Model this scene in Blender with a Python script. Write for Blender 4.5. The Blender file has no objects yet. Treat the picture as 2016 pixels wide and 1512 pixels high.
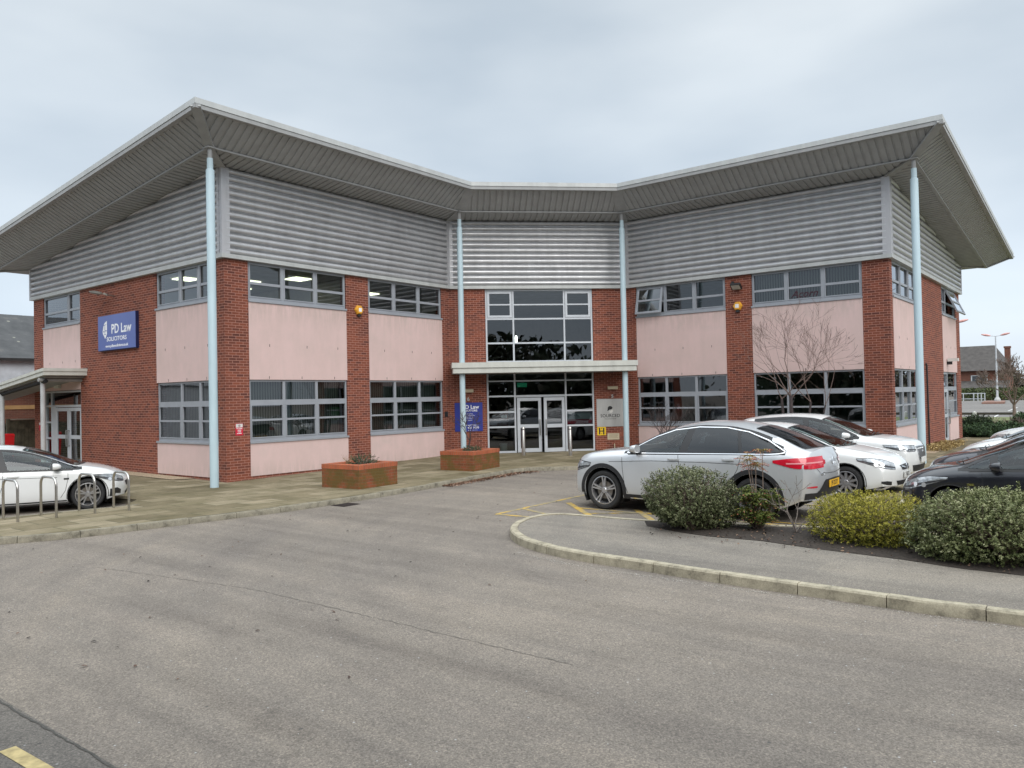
import bpy, bmesh, math, random
from mathutils import Vector, Matrix, Euler
from mathutils.bvhtree import BVHTree
random.seed(7)
S = bpy.context.scene
COL = S.collection
R_ = math.radians

# ------------------------------------------------------------------ camera
YAW, PITCH, ROLL = 0.6678, 0.0171, 0.0205
EYE = Vector((0, 0, 2.123))
FWh = Vector((math.cos(YAW), math.sin(YAW), 0)); RTh = Vector((math.sin(YAW), -math.cos(YAW), 0)); ZV = Vector((0, 0, 1))
fw = math.cos(PITCH) * FWh + math.sin(PITCH) * ZV
up0 = -math.sin(PITCH) * FWh + math.cos(PITCH) * ZV
rt = math.cos(ROLL) * RTh - math.sin(ROLL) * up0
up = math.sin(ROLL) * RTh + math.cos(ROLL) * up0
cd = bpy.data.cameras.new('camera'); cam = bpy.data.objects.new('camera', cd); COL.objects.link(cam)
cd.sensor_width = 36; cd.lens = 36 * 1544.1 / 2016; cd.clip_end = 2000
M = Matrix((rt, up, -fw)).transposed().to_4x4(); M.translation = EYE
cam.matrix_world = M
S.camera = cam

# ------------------------------------------------------------------ world: overcast daylight
W = bpy.data.worlds.new('World'); S.world = W; W.use_nodes = True
nt = W.node_tree; N = nt.nodes; K = nt.links
bg = N['Background']; bg.inputs['Strength'].default_value = 0.1
sky = N.new('ShaderNodeTexSky'); sky.sky_type = 'NISHITA'; sky.sun_disc = False
SUN_EL, SUN_AZ = R_(36), R_(240)      # direction in the ground plane the light comes from (from +x, ccw)
sky.sun_elevation = SUN_EL; sky.sun_rotation = math.pi / 2 - SUN_AZ
tc = N.new('ShaderNodeTexCoord')
sep = N.new('ShaderNodeSeparateXYZ'); K.new(tc.outputs['Generated'], sep.inputs[0])
# cloud brightness by elevation (an overcast sky is brightest overhead)
rmp = N.new('ShaderNodeValToRGB'); K.new(sep.outputs['Z'], rmp.inputs[0])
e = rmp.color_ramp.elements
e[0].position = 0.0; e[0].color = (.250, .272, .295, 1)
e[1].position = 1.0; e[1].color = (.74, .78, .80, 1)
for p_, c_ in ((.10, (.203, .234, .268, 1)), (.24, (.212, .236, .260, 1)), (.46, (.218, .236, .252, 1)), (.66, (.44, .475, .51, 1))):
    q = e.new(p_); q.color = c_
mp = N.new('ShaderNodeMapping'); mp.inputs['Scale'].default_value = (1.5, 1.5, 4.2); K.new(tc.outputs['Generated'], mp.inputs[0])
no = N.new('ShaderNodeTexNoise'); no.inputs['Scale'].default_value = 1.3; no.inputs['Detail'].default_value = 5; no.inputs['Roughness'].default_value = .42
K.new(mp.outputs[0], no.inputs['Vector'])
r2 = N.new('ShaderNodeValToRGB'); K.new(no.outputs[0], r2.inputs[0])
r2.color_ramp.elements[0].position = .3; r2.color_ramp.elements[0].color = (.68, .73, .78, 1)
r2.color_ramp.elements[1].position = .7; r2.color_ramp.elements[1].color = (1.15, 1.13, 1.10, 1)
mul = N.new('ShaderNodeMix'); mul.data_type = 'RGBA'; mul.blend_type = 'MULTIPLY'; mul.inputs[0].default_value = 1
K.new(rmp.outputs[0], mul.inputs[6]); K.new(r2.outputs[0], mul.inputs[7])
sc_ = N.new('ShaderNodeVectorMath'); sc_.operation = 'SCALE'; sc_.inputs['Scale'].default_value = 26.0
K.new(mul.outputs[2], sc_.inputs[0])
mx = N.new('ShaderNodeMix'); mx.data_type = 'RGBA'; mx.inputs[0].default_value = .96
K.new(sky.outputs[0], mx.inputs[6]); K.new(sc_.outputs[0], mx.inputs[7]); K.new(mx.outputs[2], bg.inputs['Color'])

sd = bpy.data.lights.new('sun', 'SUN'); sun = bpy.data.objects.new('sun', sd); COL.objects.link(sun)
sd.energy = 1.45; sd.angle = R_(45); sd.color = (1, .95, .885)
sv = Vector((math.cos(SUN_AZ) * math.cos(SUN_EL), math.sin(SUN_AZ) * math.cos(SUN_EL), math.sin(SUN_EL)))
sun.rotation_euler = sv.to_track_quat('Z', 'Y').to_euler()
S.view_settings.view_transform = 'Standard'; S.view_settings.look = 'None'
S.view_settings.exposure = 0.45; S.view_settings.gamma = 1
try: S.view_settings.use_curve_mapping = False
except Exception: pass

# ------------------------------------------------------------------ materials
MATS = {}; G0 = -.11
def nodes(name):
    m = bpy.data.materials.new(name); m.use_nodes = True
    return m, m.node_tree.nodes, m.node_tree.links, m.node_tree.nodes['Principled BSDF']
def noise(Nn, Kk, vec, scale, detail=4, rough=.55):
    n = Nn.new('ShaderNodeTexNoise'); n.inputs['Scale'].default_value = scale; n.inputs['Detail'].default_value = detail; n.inputs['Roughness'].default_value = rough
    if vec is not None: Kk.new(vec, n.inputs['Vector'])
    return n.outputs[0]
def ramp(Nn, Kk, fac, stops, interp='LINEAR'):
    r = Nn.new('ShaderNodeValToRGB'); Kk.new(fac, r.inputs[0]); el = r.color_ramp.elements
    r.color_ramp.interpolation = interp
    el[0].position, el[0].color = stops[0][0], (*stops[0][1], 1)
    el[1].position, el[1].color = stops[-1][0], (*stops[-1][1], 1)
    for p_, c_ in stops[1:-1]:
        q = el.new(p_); q.color = (*c_, 1)
    return r.outputs[0]
def mixc(Nn, Kk, fac, a, b, mode='MIX'):
    x = Nn.new('ShaderNodeMix'); x.data_type = 'RGBA'; x.blend_type = mode
    for inp, v in ((x.inputs[0], fac), (x.inputs[6], a), (x.inputs[7], b)):
        if hasattr(v, 'links'): Kk.new(v, inp)
        elif isinstance(v, (int, float)): inp.default_value = v
        else: inp.default_value = (*v, 1)
    return x.outputs[2]
def coord(Nn, which='Object'):
    return Nn.new('ShaderNodeTexCoord').outputs[which]
def geo(Nn): return Nn.new('ShaderNodeNewGeometry').outputs['Position']
def bump(Nn, Kk, b, h, strength=.3, dist=.01):
    x = Nn.new('ShaderNodeBump'); x.inputs['Strength'].default_value = strength; x.inputs['Distance'].default_value = dist
    Kk.new(h, x.inputs['Height']); Kk.new(x.outputs[0], b.inputs['Normal'])
def mat(name, col, rough=.6, metal=0, var=.12, scale=3, coat=0, spec=.5, bmp=0, bscale=60, emit=None, estr=1):
    """plain surface with soft mottling"""
    if name in MATS: return MATS[name]
    m, Nn, Kk, b = nodes(name)
    f = noise(Nn, Kk, geo(Nn), scale, 5)
    lo = tuple(c * (1 - var) for c in col); hi = tuple(min(1, c * (1 + var)) for c in col)
    Kk.new(ramp(Nn, Kk, f, [(.3, lo), (.7, hi)]), b.inputs['Base Color'])
    b.inputs['Roughness'].default_value = rough; b.inputs['Metallic'].default_value = metal
    b.inputs['Specular IOR Level'].default_value = spec
    if coat: b.inputs['Coat Weight'].default_value = coat; b.inputs['Coat Roughness'].default_value = .04
    if bmp: bump(Nn, Kk, b, noise(Nn, Kk, geo(Nn), bscale, 3), bmp)
    if emit: b.inputs['Emission Color'].default_value = (*emit, 1); b.inputs['Emission Strength'].default_value = estr
    MATS[name] = m; return m

def brick_mat(name, c1, c2, mortar, moss=False, blend=.18):
    m, Nn, Kk, b = nodes(name)
    uv = coord(Nn, 'UV')
    br = Nn.new('ShaderNodeTexBrick'); Kk.new(uv, br.inputs['Vector'])
    br.inputs['Scale'].default_value = 1; br.inputs['Brick Width'].default_value = .225; br.inputs['Row Height'].default_value = .075
    br.inputs['Mortar Size'].default_value = .0068; br.inputs['Mortar Smooth'].default_value = .15; br.inputs['Bias'].default_value = -.1
    br.offset = .5
    br.inputs['Color1'].default_value = (0, 0, 0, 1); br.inputs['Color2'].default_value = (1, 1, 1, 1); br.inputs['Mortar'].default_value = (.5, .5, .5, 1)
    tone = ramp(Nn, Kk, br.outputs['Color'], [(0, c1), (.35, tuple((a * .75 + d * .25) for a, d in zip(c1, c2))), (.62, tuple((a + d) / 2 for a, d in zip(c1, c2))), (1, c2)])
    big = noise(Nn, Kk, geo(Nn), .9, 4, .6)
    tone = mixc(Nn, Kk, .55, tone, ramp(Nn, Kk, big, [(.3, (.62, .58, .58)), (.7, (1.15, 1.1, 1.05))]), 'MULTIPLY')
    fine = noise(Nn, Kk, geo(Nn), 45, 3, .6)
    tone = mixc(Nn, Kk, .5, tone, ramp(Nn, Kk, fine, [(.3, (.72, .72, .72)), (.7, (1.2, 1.2, 1.2))]), 'MULTIPLY')
    c = mixc(Nn, Kk, br.outputs['Fac'], tone, mortar)
    if moss:
        mo = ramp(Nn, Kk, noise(Nn, Kk, geo(Nn), 2.2, 5, .65), [(.38, (0, 0, 0)), (.56, (1, 1, 1))])
        c = mixc(Nn, Kk, mixc(Nn, Kk, 1.0, mo, (.72, .72, .72), 'MULTIPLY'), c, (.10, .088, .022))
    Kk.new(c, b.inputs['Base Color']); b.inputs['Roughness'].default_value = .88; b.inputs['Specular IOR Level'].default_value = .25
    inv = Nn.new('ShaderNodeMath'); inv.operation = 'SUBTRACT'; inv.inputs[0].default_value = 1; Kk.new(br.outputs['Fac'], inv.inputs[1])
    bump(Nn, Kk, b, inv.outputs[0], .5, .006)
    MATS[name] = m; return m
BRICK = brick_mat('red_brick', (.245, .078, .048), (.10, .040, .034), (.42, .21, .165))
BRICKP = brick_mat('planter_brick', (.29, .09, .045), (.17, .06, .035), (.22, .12, .075), moss=True)
BRICKF = brick_mat('far_brick', (.20, .085, .06), (.14, .065, .05), (.2, .12, .09))

def render_mat():
    m, Nn, Kk, b = nodes('pink_render')
    f = noise(Nn, Kk, geo(Nn), 1.1, 5, .6)
    c = ramp(Nn, Kk, f, [(.3, (.60, .46, .435)), (.55, (.655, .49, .47)), (.72, (.60, .47, .445))])
    mp_ = Nn.new('ShaderNodeMapping'); mp_.inputs['Scale'].default_value = (1.6, 1.6, .25); Kk.new(geo(Nn), mp_.inputs[0])
    st = ramp(Nn, Kk, noise(Nn, Kk, mp_.outputs[0], 2.2, 6, .7), [(.42, (.88, .89, .87)), (.60, (1, 1, 1))])
    c = mixc(Nn, Kk, .3, c, st, 'MULTIPLY')
    sz = Nn.new('ShaderNodeSeparateXYZ'); Kk.new(geo(Nn), sz.inputs[0])
    run = ramp(Nn, Kk, noise(Nn, Kk, mp_.outputs[0], 5.5, 4, .7), [(.44, (1, 1, 1)), (.60, (0, 0, 0))])
    zr = Nn.new('ShaderNodeMapRange'); zr.inputs['From Min'].default_value = 4.25; zr.inputs['From Max'].default_value = 4.95; Kk.new(sz.outputs['Z'], zr.inputs['Value'])
    zq = Nn.new('ShaderNodeMapRange'); zq.inputs['From Min'].default_value = .5; zq.inputs['From Max'].default_value = .06; Kk.new(sz.outputs['Z'], zq.inputs['Value'])
    zs = Nn.new('ShaderNodeMath'); zs.operation = 'MAXIMUM'; Kk.new(zr.outputs[0], zs.inputs[0]); Kk.new(zq.outputs[0], zs.inputs[1])
    zm = Nn.new('ShaderNodeMath'); zm.operation = 'MULTIPLY'; Kk.new(run, zm.inputs[0]); Kk.new(zs.outputs[0], zm.inputs[1])
    zk = Nn.new('ShaderNodeMath'); zk.operation = 'MULTIPLY'; zk.inputs[1].default_value = .30; Kk.new(zm.outputs[0], zk.inputs[0])
    c = mixc(Nn, Kk, zk.outputs[0], c, (.36, .31, .27))
    Kk.new(c, b.inputs['Base Color']); b.inputs['Roughness'].default_value = .93; b.inputs['Specular IOR Level'].default_value = .2
    bump(Nn, Kk, b, noise(Nn, Kk, geo(Nn), 90, 3), .25, .004)
    return m
PINK = render_mat()
def streaky(name, col, rough, metal, dark=.75):
    m, Nn, Kk, b = nodes(name)
    mp_ = Nn.new('ShaderNodeMapping'); mp_.inputs['Scale'].default_value = (2.5, 2.5, .5); Kk.new(geo(Nn), mp_.inputs[0])
    f = noise(Nn, Kk, mp_.outputs[0], 1.4, 6, .65)
    Kk.new(ramp(Nn, Kk, f, [(.32, tuple(c * dark for c in col)), (.62, col)]), b.inputs['Base Color'])
    b.inputs['Roughness'].default_value = rough; b.inputs['Metallic'].default_value = metal
    Kk.new(ramp(Nn, Kk, noise(Nn, Kk, geo(Nn), 3, 4), [(.3, (rough * .8,) * 3), (.7, (min(1, rough * 1.3),) * 3)]), b.inputs['Roughness'])
    return m
CLAD = streaky('silver_cladding', (.56, .565, .58), .36, .45, .84)
TRIMW = streaky('pale_roof_trim', (.50, .515, .51), .5, .1, .85)
SOFF = streaky('grey_soffit_sheet', (.345, .35, .35), .6, .0, .86)
SOFFD = streaky('grey_soffit_trim', (.33, .335, .335), .6, .0, .86)
FRAME = mat('grey_window_frame', (.32, .34, .375), .45, .1, .06)
FRAMEL = mat('pale_door_frame', (.50, .53, .57), .42, .1, .06)
BLUECOL = streaky('pale_blue_column', (.47, .60, .66), .5, 0, .88)
CANOPY = streaky('cream_canopy_trim', (.56, .57, .53), .5, 0, .85)
STEEL = mat('brushed_steel', (.55, .53, .5), .28, .95, .08, 30)
DARK = mat('black_rubber', (.012, .012, .013), .75, 0, .1)
BLACKP = mat('black_plastic', (.02, .02, .022), .5, 0, .1)
def glass_mat(name, tint=(.42, .50, .50), refl=.85, rough=.0, wav=.0035):
    m, Nn, Kk, b = nodes(name)
    out = Nn['Material Output']; Nn.remove(b)
    tr = Nn.new('ShaderNodeBsdfTransparent'); tr.inputs[0].default_value = (*tint, 1)
    gl = Nn.new('ShaderNodeBsdfGlossy'); gl.inputs['Roughness'].default_value = rough; gl.inputs[0].default_value = (.93, .96, 1, 1)
    fr = Nn.new('ShaderNodeFresnel'); fr.inputs['IOR'].default_value = 1.62
    bm = Nn.new('ShaderNodeBump'); bm.inputs['Strength'].default_value = 1; bm.inputs['Distance'].default_value = wav
    n_ = Nn.new('ShaderNodeTexNoise'); n_.inputs['Scale'].default_value = .9; n_.inputs['Detail'].default_value = 0; Kk.new(geo(Nn), n_.inputs['Vector'])
    Kk.new(n_.outputs[0], bm.inputs['Height']); Kk.new(bm.outputs[0], gl.inputs['Normal'])
    ml = Nn.new('ShaderNodeMath'); ml.operation = 'MULTIPLY'; ml.inputs[1].default_value = refl * 2.0; ml.use_clamp = True; Kk.new(fr.outputs[0], ml.inputs[0])
    mxs = Nn.new('ShaderNodeMixShader'); Kk.new(ml.outputs[0], mxs.inputs[0]); Kk.new(tr.outputs[0], mxs.inputs[1]); Kk.new(gl.outputs[0], mxs.inputs[2])
    Kk.new(mxs.outputs[0], out.inputs[0]); return m
GLASS = glass_mat('window_glass')
CARGLASS = mat('tinted_car_glass', (.014, .018, .02), .02, 0, .5, 3.5, spec=.6)
CARGLASSC = mat('clear_car_glass', (.075, .10, .10), .02, 0, .6, 3.5, spec=.6)
CLEARG = glass_mat('clear_see_through_glass', (.62, .72, .70), .45, 0, 0); PRIVG = glass_mat('privacy_glass', (.16, .18, .19), .5, 0, 0)
WSGLASS = mat('windscreen_glass', (.02, .024, .022), .02, 0, .7, 2.5, spec=.6)
def paint(name, col, metal=0, rough=.3): 
    m = mat(name, col, rough, metal, .03, 1.5, coat=1); return m
WHITEP = paint('white_car_paint', (.72, .73, .73), 0, .35)
SILVERP = paint('silver_car_paint', (.60, .615, .635), .45, .33)
BLACKC = paint('black_car_paint', (.012, .013, .02), 0, .3)
GREYC = paint('dark_grey_car_paint', (.02, .021, .032), .2, .3)
RED = mat('red_lamp_lens', (.55, .01, .03), .12, 0, .15, 8, coat=1)
LENS = mat('clear_lamp_lens', (.42, .44, .46), .08, .5, .5, 14, coat=1)
CHROME = mat('chrome', (.75, .76, .78), .12, 1, .05)
RIM = mat('alloy_rim', (.55, .55, .57), .28, .85, .1)
YEL = mat('yellow_plate', (.75, .42, .02), .45, 0, .05)
WPL = mat('white_plate', (.66, .66, .64), .45, 0, .05)
INK = mat('black_lettering', (.01, .01, .012), .5)
WINK = mat('white_lettering', (.85, .86, .88), .5)

def asphalt(name, base, speck=.0, warm=(1, .965, .93), scale=1.0):
    m, Nn, Kk, b = nodes(name); P = geo(Nn)
    big = ramp(Nn, Kk, noise(Nn, Kk, P, .16, 5, .6), [(.3, (.86, .86, .87)), (.7, (1.08, 1.06, 1.03))])
    mp_ = Nn.new('ShaderNodeMapping'); mp_.inputs['Rotation'].default_value = (0, 0, -.06); mp_.inputs['Scale'].default_value = (1.9, .16, 1); Kk.new(P, mp_.inputs[0])
    tr = ramp(Nn, Kk, noise(Nn, Kk, mp_.outputs[0], .7, 5, .62), [(.34, (.80, .79, .79)), (.50, (1, .995, .99)), (.68, (1.16, 1.14, 1.12))])
    sp = ramp(Nn, Kk, noise(Nn, Kk, P, 1.7, 5, .7), [(.3, (.90, .90, .90)), (.6, (1.03, 1.03, 1.03))])
    # tyre-polished arcs sweeping round the island
    sx = Nn.new('ShaderNodeVectorMath'); sx.operation = 'SUBTRACT'; sx.inputs[1].default_value = (13.5, 3.0, G0); Kk.new(P, sx.inputs[0])
    ln = Nn.new('ShaderNodeVectorMath'); ln.operation = 'LENGTH'; Kk.new(sx.outputs[0], ln.inputs[0])
    s3 = Nn.new('ShaderNodeSeparateXYZ'); Kk.new(sx.outputs[0], s3.inputs[0])
    at = Nn.new('ShaderNodeMath'); at.operation = 'ARCTAN2'; Kk.new(s3.outputs['Y'], at.inputs[0]); Kk.new(s3.outputs['X'], at.inputs[1])
    cb = Nn.new('ShaderNodeCombineXYZ'); Kk.new(ln.outputs['Value'], cb.inputs['X'])
    a2 = Nn.new('ShaderNodeMath'); a2.operation = 'MULTIPLY'; a2.inputs[1].default_value = .8; Kk.new(at.outputs[0], a2.inputs[0]); Kk.new(a2.outputs[0], cb.inputs['Y'])
    arcs = ramp(Nn, Kk, noise(Nn, Kk, cb.outputs[0], 1.5, 5, .68), [(.34, (.88, .88, .89)), (.50, (1, 1, 1)), (.68, (1.07, 1.06, 1.04))])
    sp = mixc(Nn, Kk, 1, sp, arcs, 'MULTIPLY')
    # damp and oil patches
    oil = ramp(Nn, Kk, noise(Nn, Kk, P, .75, 6, .75), [(.30, (.66, .66, .67)), (.38, (1, 1, 1))])
    sp = mixc(Nn, Kk, .8, sp, oil, 'MULTIPLY')
    g1 = ramp(Nn, Kk, noise(Nn, Kk, P, 60, 4, .85), [(.32, (.45, .45, .45)), (.5, (.97, .97, .97)), (.70, (1.85, 1.82, 1.78))])
    vo = Nn.new('ShaderNodeTexVoronoi'); vo.inputs['Scale'].default_value = 95; Kk.new(P, vo.inputs['Vector'])
    vc = ramp(Nn, Kk, vo.outputs['Color'], [(0, (.5, .5, .5)), (.5, (1, 1, 1)), (1, (1.7, 1.66, 1.6))])
    c = mixc(Nn, Kk, 1, big, tr, 'MULTIPLY'); c = mixc(Nn, Kk, 1, c, sp, 'MULTIPLY'); c = mixc(Nn, Kk, .65, c, g1, 'MULTIPLY'); c = mixc(Nn, Kk, .6, c, vc, 'MULTIPLY')
    c = mixc(Nn, Kk, 1, c, tuple(base * w for w in warm), 'MULTIPLY')
    # pale grit chips and dark specks
    v2 = Nn.new('ShaderNodeTexVoronoi'); v2.inputs['Scale'].default_value = 7; Kk.new(P, v2.inputs['Vector'])
    c = mixc(Nn, Kk, ramp(Nn, Kk, v2.outputs['Distance'], [(.045, (.8, .8, .8)), (.06, (0, 0, 0))]), c, (base * 2.3,) * 3)
    v3 = Nn.new('ShaderNodeTexVoronoi'); v3.inputs['Scale'].default_value = 2.6; Kk.new(P, v3.inputs['Vector'])
    c = mixc(Nn, Kk, ramp(Nn, Kk, v3.outputs['Distance'], [(.03, (.7, .7, .7)), (.045, (0, 0, 0))]), c, (base * .3,) * 3)
    Kk.new(c, b.inputs['Base Color']); b.inputs['Roughness'].default_value = .85; b.inputs['Specular IOR Level'].default_value = .3
    bump(Nn, Kk, b, noise(Nn, Kk, P, 80, 4, .75), .6, .006)
    return m
ROAD = asphalt('worn_asphalt', .205, warm=(1, .89, .775))
PATH = asphalt('footpath_asphalt', .215, warm=(1, .915, .80))
ROADO = asphalt('older_asphalt', .14, warm=(1, .93, .85))
ROADF = asphalt('car_park_asphalt', .19)
def slab_mat():
    m, Nn, Kk, b = nodes('mossy_slabs'); P = geo(Nn)
    mp_ = Nn.new('ShaderNodeMapping'); mp_.inputs['Rotation'].default_value = (0, 0, 0); Kk.new(P, mp_.inputs[0])
    br = Nn.new('ShaderNodeTexBrick'); Kk.new(mp_.outputs[0], br.inputs['Vector']); br.inputs['Scale'].default_value = 1
    br.inputs['Brick Width'].default_value = .9; br.inputs['Row Height'].default_value = .6; br.inputs['Mortar Size'].default_value = .013; br.inputs['Mortar Smooth'].default_value = .3
    br.inputs['Color1'].default_value = (0, 0, 0, 1); br.inputs['Color2'].default_value = (1, 1, 1, 1)
    t = ramp(Nn, Kk, br.outputs['Color'], [(0, (.15, .125, .080)), (.5, (.205, .172, .114)), (1, (.27, .228, .162))])
    a = ramp(Nn, Kk, noise(Nn, Kk, P, 1.3, 6, .7), [(.3, (.66, .68, .56)), (.5, (.95, .95, .9)), (.7, (1.3, 1.28, 1.25))])
    g = ramp(Nn, Kk, noise(Nn, Kk, P, 60, 3, .7), [(.3, (.75, .75, .75)), (.7, (1.25, 1.25, 1.25))])
    c = mixc(Nn, Kk, 1, t, a, 'MULTIPLY'); c = mixc(Nn, Kk, .8, c, g, 'MULTIPLY')
    c = mixc(Nn, Kk, br.outputs['Fac'], c, (.09, .085, .055))
    Kk.new(c, b.inputs['Base Color']); b.inputs['Roughness'].default_value = .9; b.inputs['Specular IOR Level'].default_value = .2
    bump(Nn, Kk, b, noise(Nn, Kk, P, 50, 4, .7), .4, .006); return m
SLAB = slab_mat()
def kerb_mat(name='kerb_stone', col=(.40, .365, .285)):
    m, Nn, Kk, b = nodes(name); P = geo(Nn)
    f = ramp(Nn, Kk, noise(Nn, Kk, P, 4.5, 6, .75), [(.32, tuple(c * .42 for c in col)), (.47, tuple(c * .85 for c in col)), (.58, col), (.75, tuple(c * 1.25 for c in col))])
    g = ramp(Nn, Kk, noise(Nn, Kk, P, 70, 3, .7), [(.3, (.8, .8, .8)), (.7, (1.15, 1.15, 1.15))])
    c = mixc(Nn, Kk, 1, f, g, 'MULTIPLY')
    Kk.new(c, b.inputs['Base Color']); b.inputs['Roughness'].default_value = .9; b.inputs['Specular IOR Level'].default_value = .2
    bump(Nn, Kk, b, noise(Nn, Kk, P, 60, 3), .4, .004); return m
KERB = kerb_mat(col=(.43, .385, .29))
KERBL = kerb_mat('kerb_stone_weathered', (.27, .245, .19))
SOIL = mat('bark_soil', (.035, .026, .02), .95, 0, .6, 25, bmp=1, bscale=40)
GRASS = mat('winter_grass', (.13, .15, .055), .95, 0, .3, .7, bmp=.5)
GRAVEL = mat('tan_gravel', (.36, .28, .19), .9, 0, .6, 28, bmp=1, bscale=40)
def worn_yellow():
    m, Nn, Kk, b = nodes('worn_yellow_paint'); P = geo(Nn)
    f = ramp(Nn, Kk, noise(Nn, Kk, P, 3.2, 6, .75), [(.46, (1, 1, 1)), (.58, (0, 0, 0))])
    g = ramp(Nn, Kk, noise(Nn, Kk, P, 60, 3, .8), [(.3, (.7, .7, .7)), (.7, (1.2, 1.2, 1.2))])
    c = mixc(Nn, Kk, f, mixc(Nn, Kk, 1, (.56, .36, .06), g, 'MULTIPLY'), mixc(Nn, Kk, 1, (.27, .235, .15), g, 'MULTIPLY'))
    Kk.new(c, b.inputs['Base Color']); b.inputs['Roughness'].default_value = .8; return m
YLINE = worn_yellow()
PALEY = mat('faded_yellow_paint', (.44, .35, .17), .85, 0, .3, 14)

# ------------------------------------------------------------------ helpers
def V(*a): return Vector(a)
def tag(o, label=None, cat=None, group=None, kind=None):
    if label: o['label'] = label
    if cat: o['category'] = cat
    if group: o['group'] = group
    if kind: o['kind'] = kind
    return o
def empty(name, loc=(0, 0, 0), rz=0, label=None, cat=None, group=None):
    o = bpy.data.objects.new(name, None); COL.objects.link(o); o.location = loc; o.rotation_euler = (0, 0, rz); o.empty_display_size = .2
    return tag(o, label, cat, group)
class MB:
    def __init__(s): s.v = []; s.f = []; s.uv = []
    def face(s, pts, uvs=None):
        i = len(s.v); s.v += [Vector(p) for p in pts]; s.f.append(tuple(range(i, i + len(pts))))
        s.uv += list(uvs) if uvs else [(0, 0)] * len(pts)
    def grid(s, rows, close=False, uvs=None):
        """rows of equal-length point lists, shared vertices"""
        i = len(s.v); n = len(rows[0]); m = len(rows)
        for r in rows: s.v += [Vector(p) for p in r]
        for a in range(m - 1):
            for b in range(n if close else n - 1):
                c = (b + 1) % n
                q = (i + a * n + b, i + a * n + c, i + (a + 1) * n + c, i + (a + 1) * n + b)
                s.f.append(q); s.uv += [(0, 0)] * 4
        return i
    def boxf(s, O, dx, dy, dz, x0, x1, y0, y1, z0, z1):
        """box in frame O,dx,dy,dz ; UV metres (along x, along z) on long faces"""
        P = lambda x, y, z: O + dx * x + dy * y + dz * z
        s.face([P(x0, y0, z0), P(x1, y0, z0), P(x1, y0, z1), P(x0, y0, z1)], [(x0, z0), (x1, z0), (x1, z1), (x0, z1)])
        s.face([P(x1, y1, z0), P(x0, y1, z0), P(x0, y1, z1), P(x1, y1, z1)], [(x1, z0), (x0, z0), (x0, z1), (x1, z1)])
        s.face([P(x0, y1, z0), P(x0, y0, z0), P(x0, y0, z1), P(x0, y1, z1)], [(x0 + y1, z0), (x0 + y0, z0), (x0 + y0, z1), (x0 + y1, z1)])
        s.face([P(x1, y0, z0), P(x1, y1, z0), P(x1, y1, z1), P(x1, y0, z1)], [(x1 + y0, z0), (x1 + y1, z0), (x1 + y1, z1), (x1 + y0, z1)])
        s.face([P(x0, y0, z1), P(x1, y0, z1), P(x1, y1, z1), P(x0, y1, z1)], [(x0, z1 + y0), (x1, z1 + y0), (x1, z1 + y1), (x0, z1 + y1)])
        s.face([P(x0, y1, z0), P(x1, y1, z0), P(x1, y0, z0), P(x0, y0, z0)], [(x0, z0 + y1), (x1, z0 + y1), (x1, z0 + y0), (x0, z0 + y0)])
    def box(s, x0, x1, y0, y1, z0, z1):
        s.boxf(V(0, 0, 0), V(1, 0, 0), V(0, 1, 0), V(0, 0, 1), x0, x1, y0, y1, z0, z1)
    def tube(s, pts, rads, n=8, cap=True):
        pts = [Vector(p) for p in pts]
        if not hasattr(rads, '__len__'): rads = [rads] * len(pts)
        rows = []; prev = None
        for i, p in enumerate(pts):
            t = (pts[min(i + 1, len(pts) - 1)] - pts[max(i - 1, 0)]).normalized()
            a = prev if prev is not None else (V(0, 0, 1) if abs(t.z) < .9 else V(1, 0, 0))
            x = (a - t * a.dot(t)).normalized(); y = t.cross(x); prev = x
            rows.append([p + x * math.cos(2 * math.pi * k / n) * rads[i] + y * math.sin(2 * math.pi * k / n) * rads[i] for k in range(n)])
        s.grid(rows, True)
        if cap: s.face(list(reversed(rows[0]))); s.face(rows[-1])
    def lathe(s, prof, n=24, axis='z', O=V(0, 0, 0)):
        rows = []
        for r, h in prof:
            row = []
            for k in range(n):
                a = 2 * math.pi * k / n; c, d = math.cos(a) * r, math.sin(a) * r
                row.append(O + (V(c, d, h) if axis == 'z' else V(c, h, d)))
            rows.append(row)
        s.grid(rows, True)
    def build(s, name, m, parent=None, smooth=False, ang=35, doubles=False):
        me = bpy.data.meshes.new(name); me.from_pydata([tuple(v) for v in s.v], [], s.f)
        uvl = me.uv_layers.new(name='UVMap')
        flat = [c for u in s.uv for c in u]
        if len(flat) == len(uvl.data) * 2: uvl.data.foreach_set('uv', flat)
        me.materials.append(m)
        if doubles or smooth:
            bm = bmesh.new(); bm.from_mesh(me)
            if doubles: bmesh.ops.remove_doubles(bm, verts=bm.verts, dist=1e-5)
            bmesh.ops.recalc_face_normals(bm, faces=bm.faces)
            if smooth:
                for f in bm.faces: f.smooth = True
                for e_ in bm.edges:
                    if len(e_.link_faces) == 2 and e_.calc_face_angle(0) > math.radians(ang): e_.smooth = False
            bm.to_mesh(me); bm.free()
        o = bpy.data.objects.new(name, me); COL.objects.link(o)
        if parent: o.parent = parent
        return o
class Wall:
    """frame along a wall: s metres along, o metres outward, z up"""
    def __init__(w, x, y, dx, dy, nx, ny): w.O = V(x, y, 0); w.d = V(dx, dy, 0).normalized(); w.n = V(nx, ny, 0).normalized()
    def P(w, s_, o, z): return w.O + w.d * s_ + w.n * o + V(0, 0, z)
    def box(w, mb, s0, s1, z0, z1, o0, o1): mb.boxf(w.O, w.d, w.n, ZV, s0, s1, o0, o1, z0, z1)
    def rz(w): return math.atan2(w.d.y, w.d.x)
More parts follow.
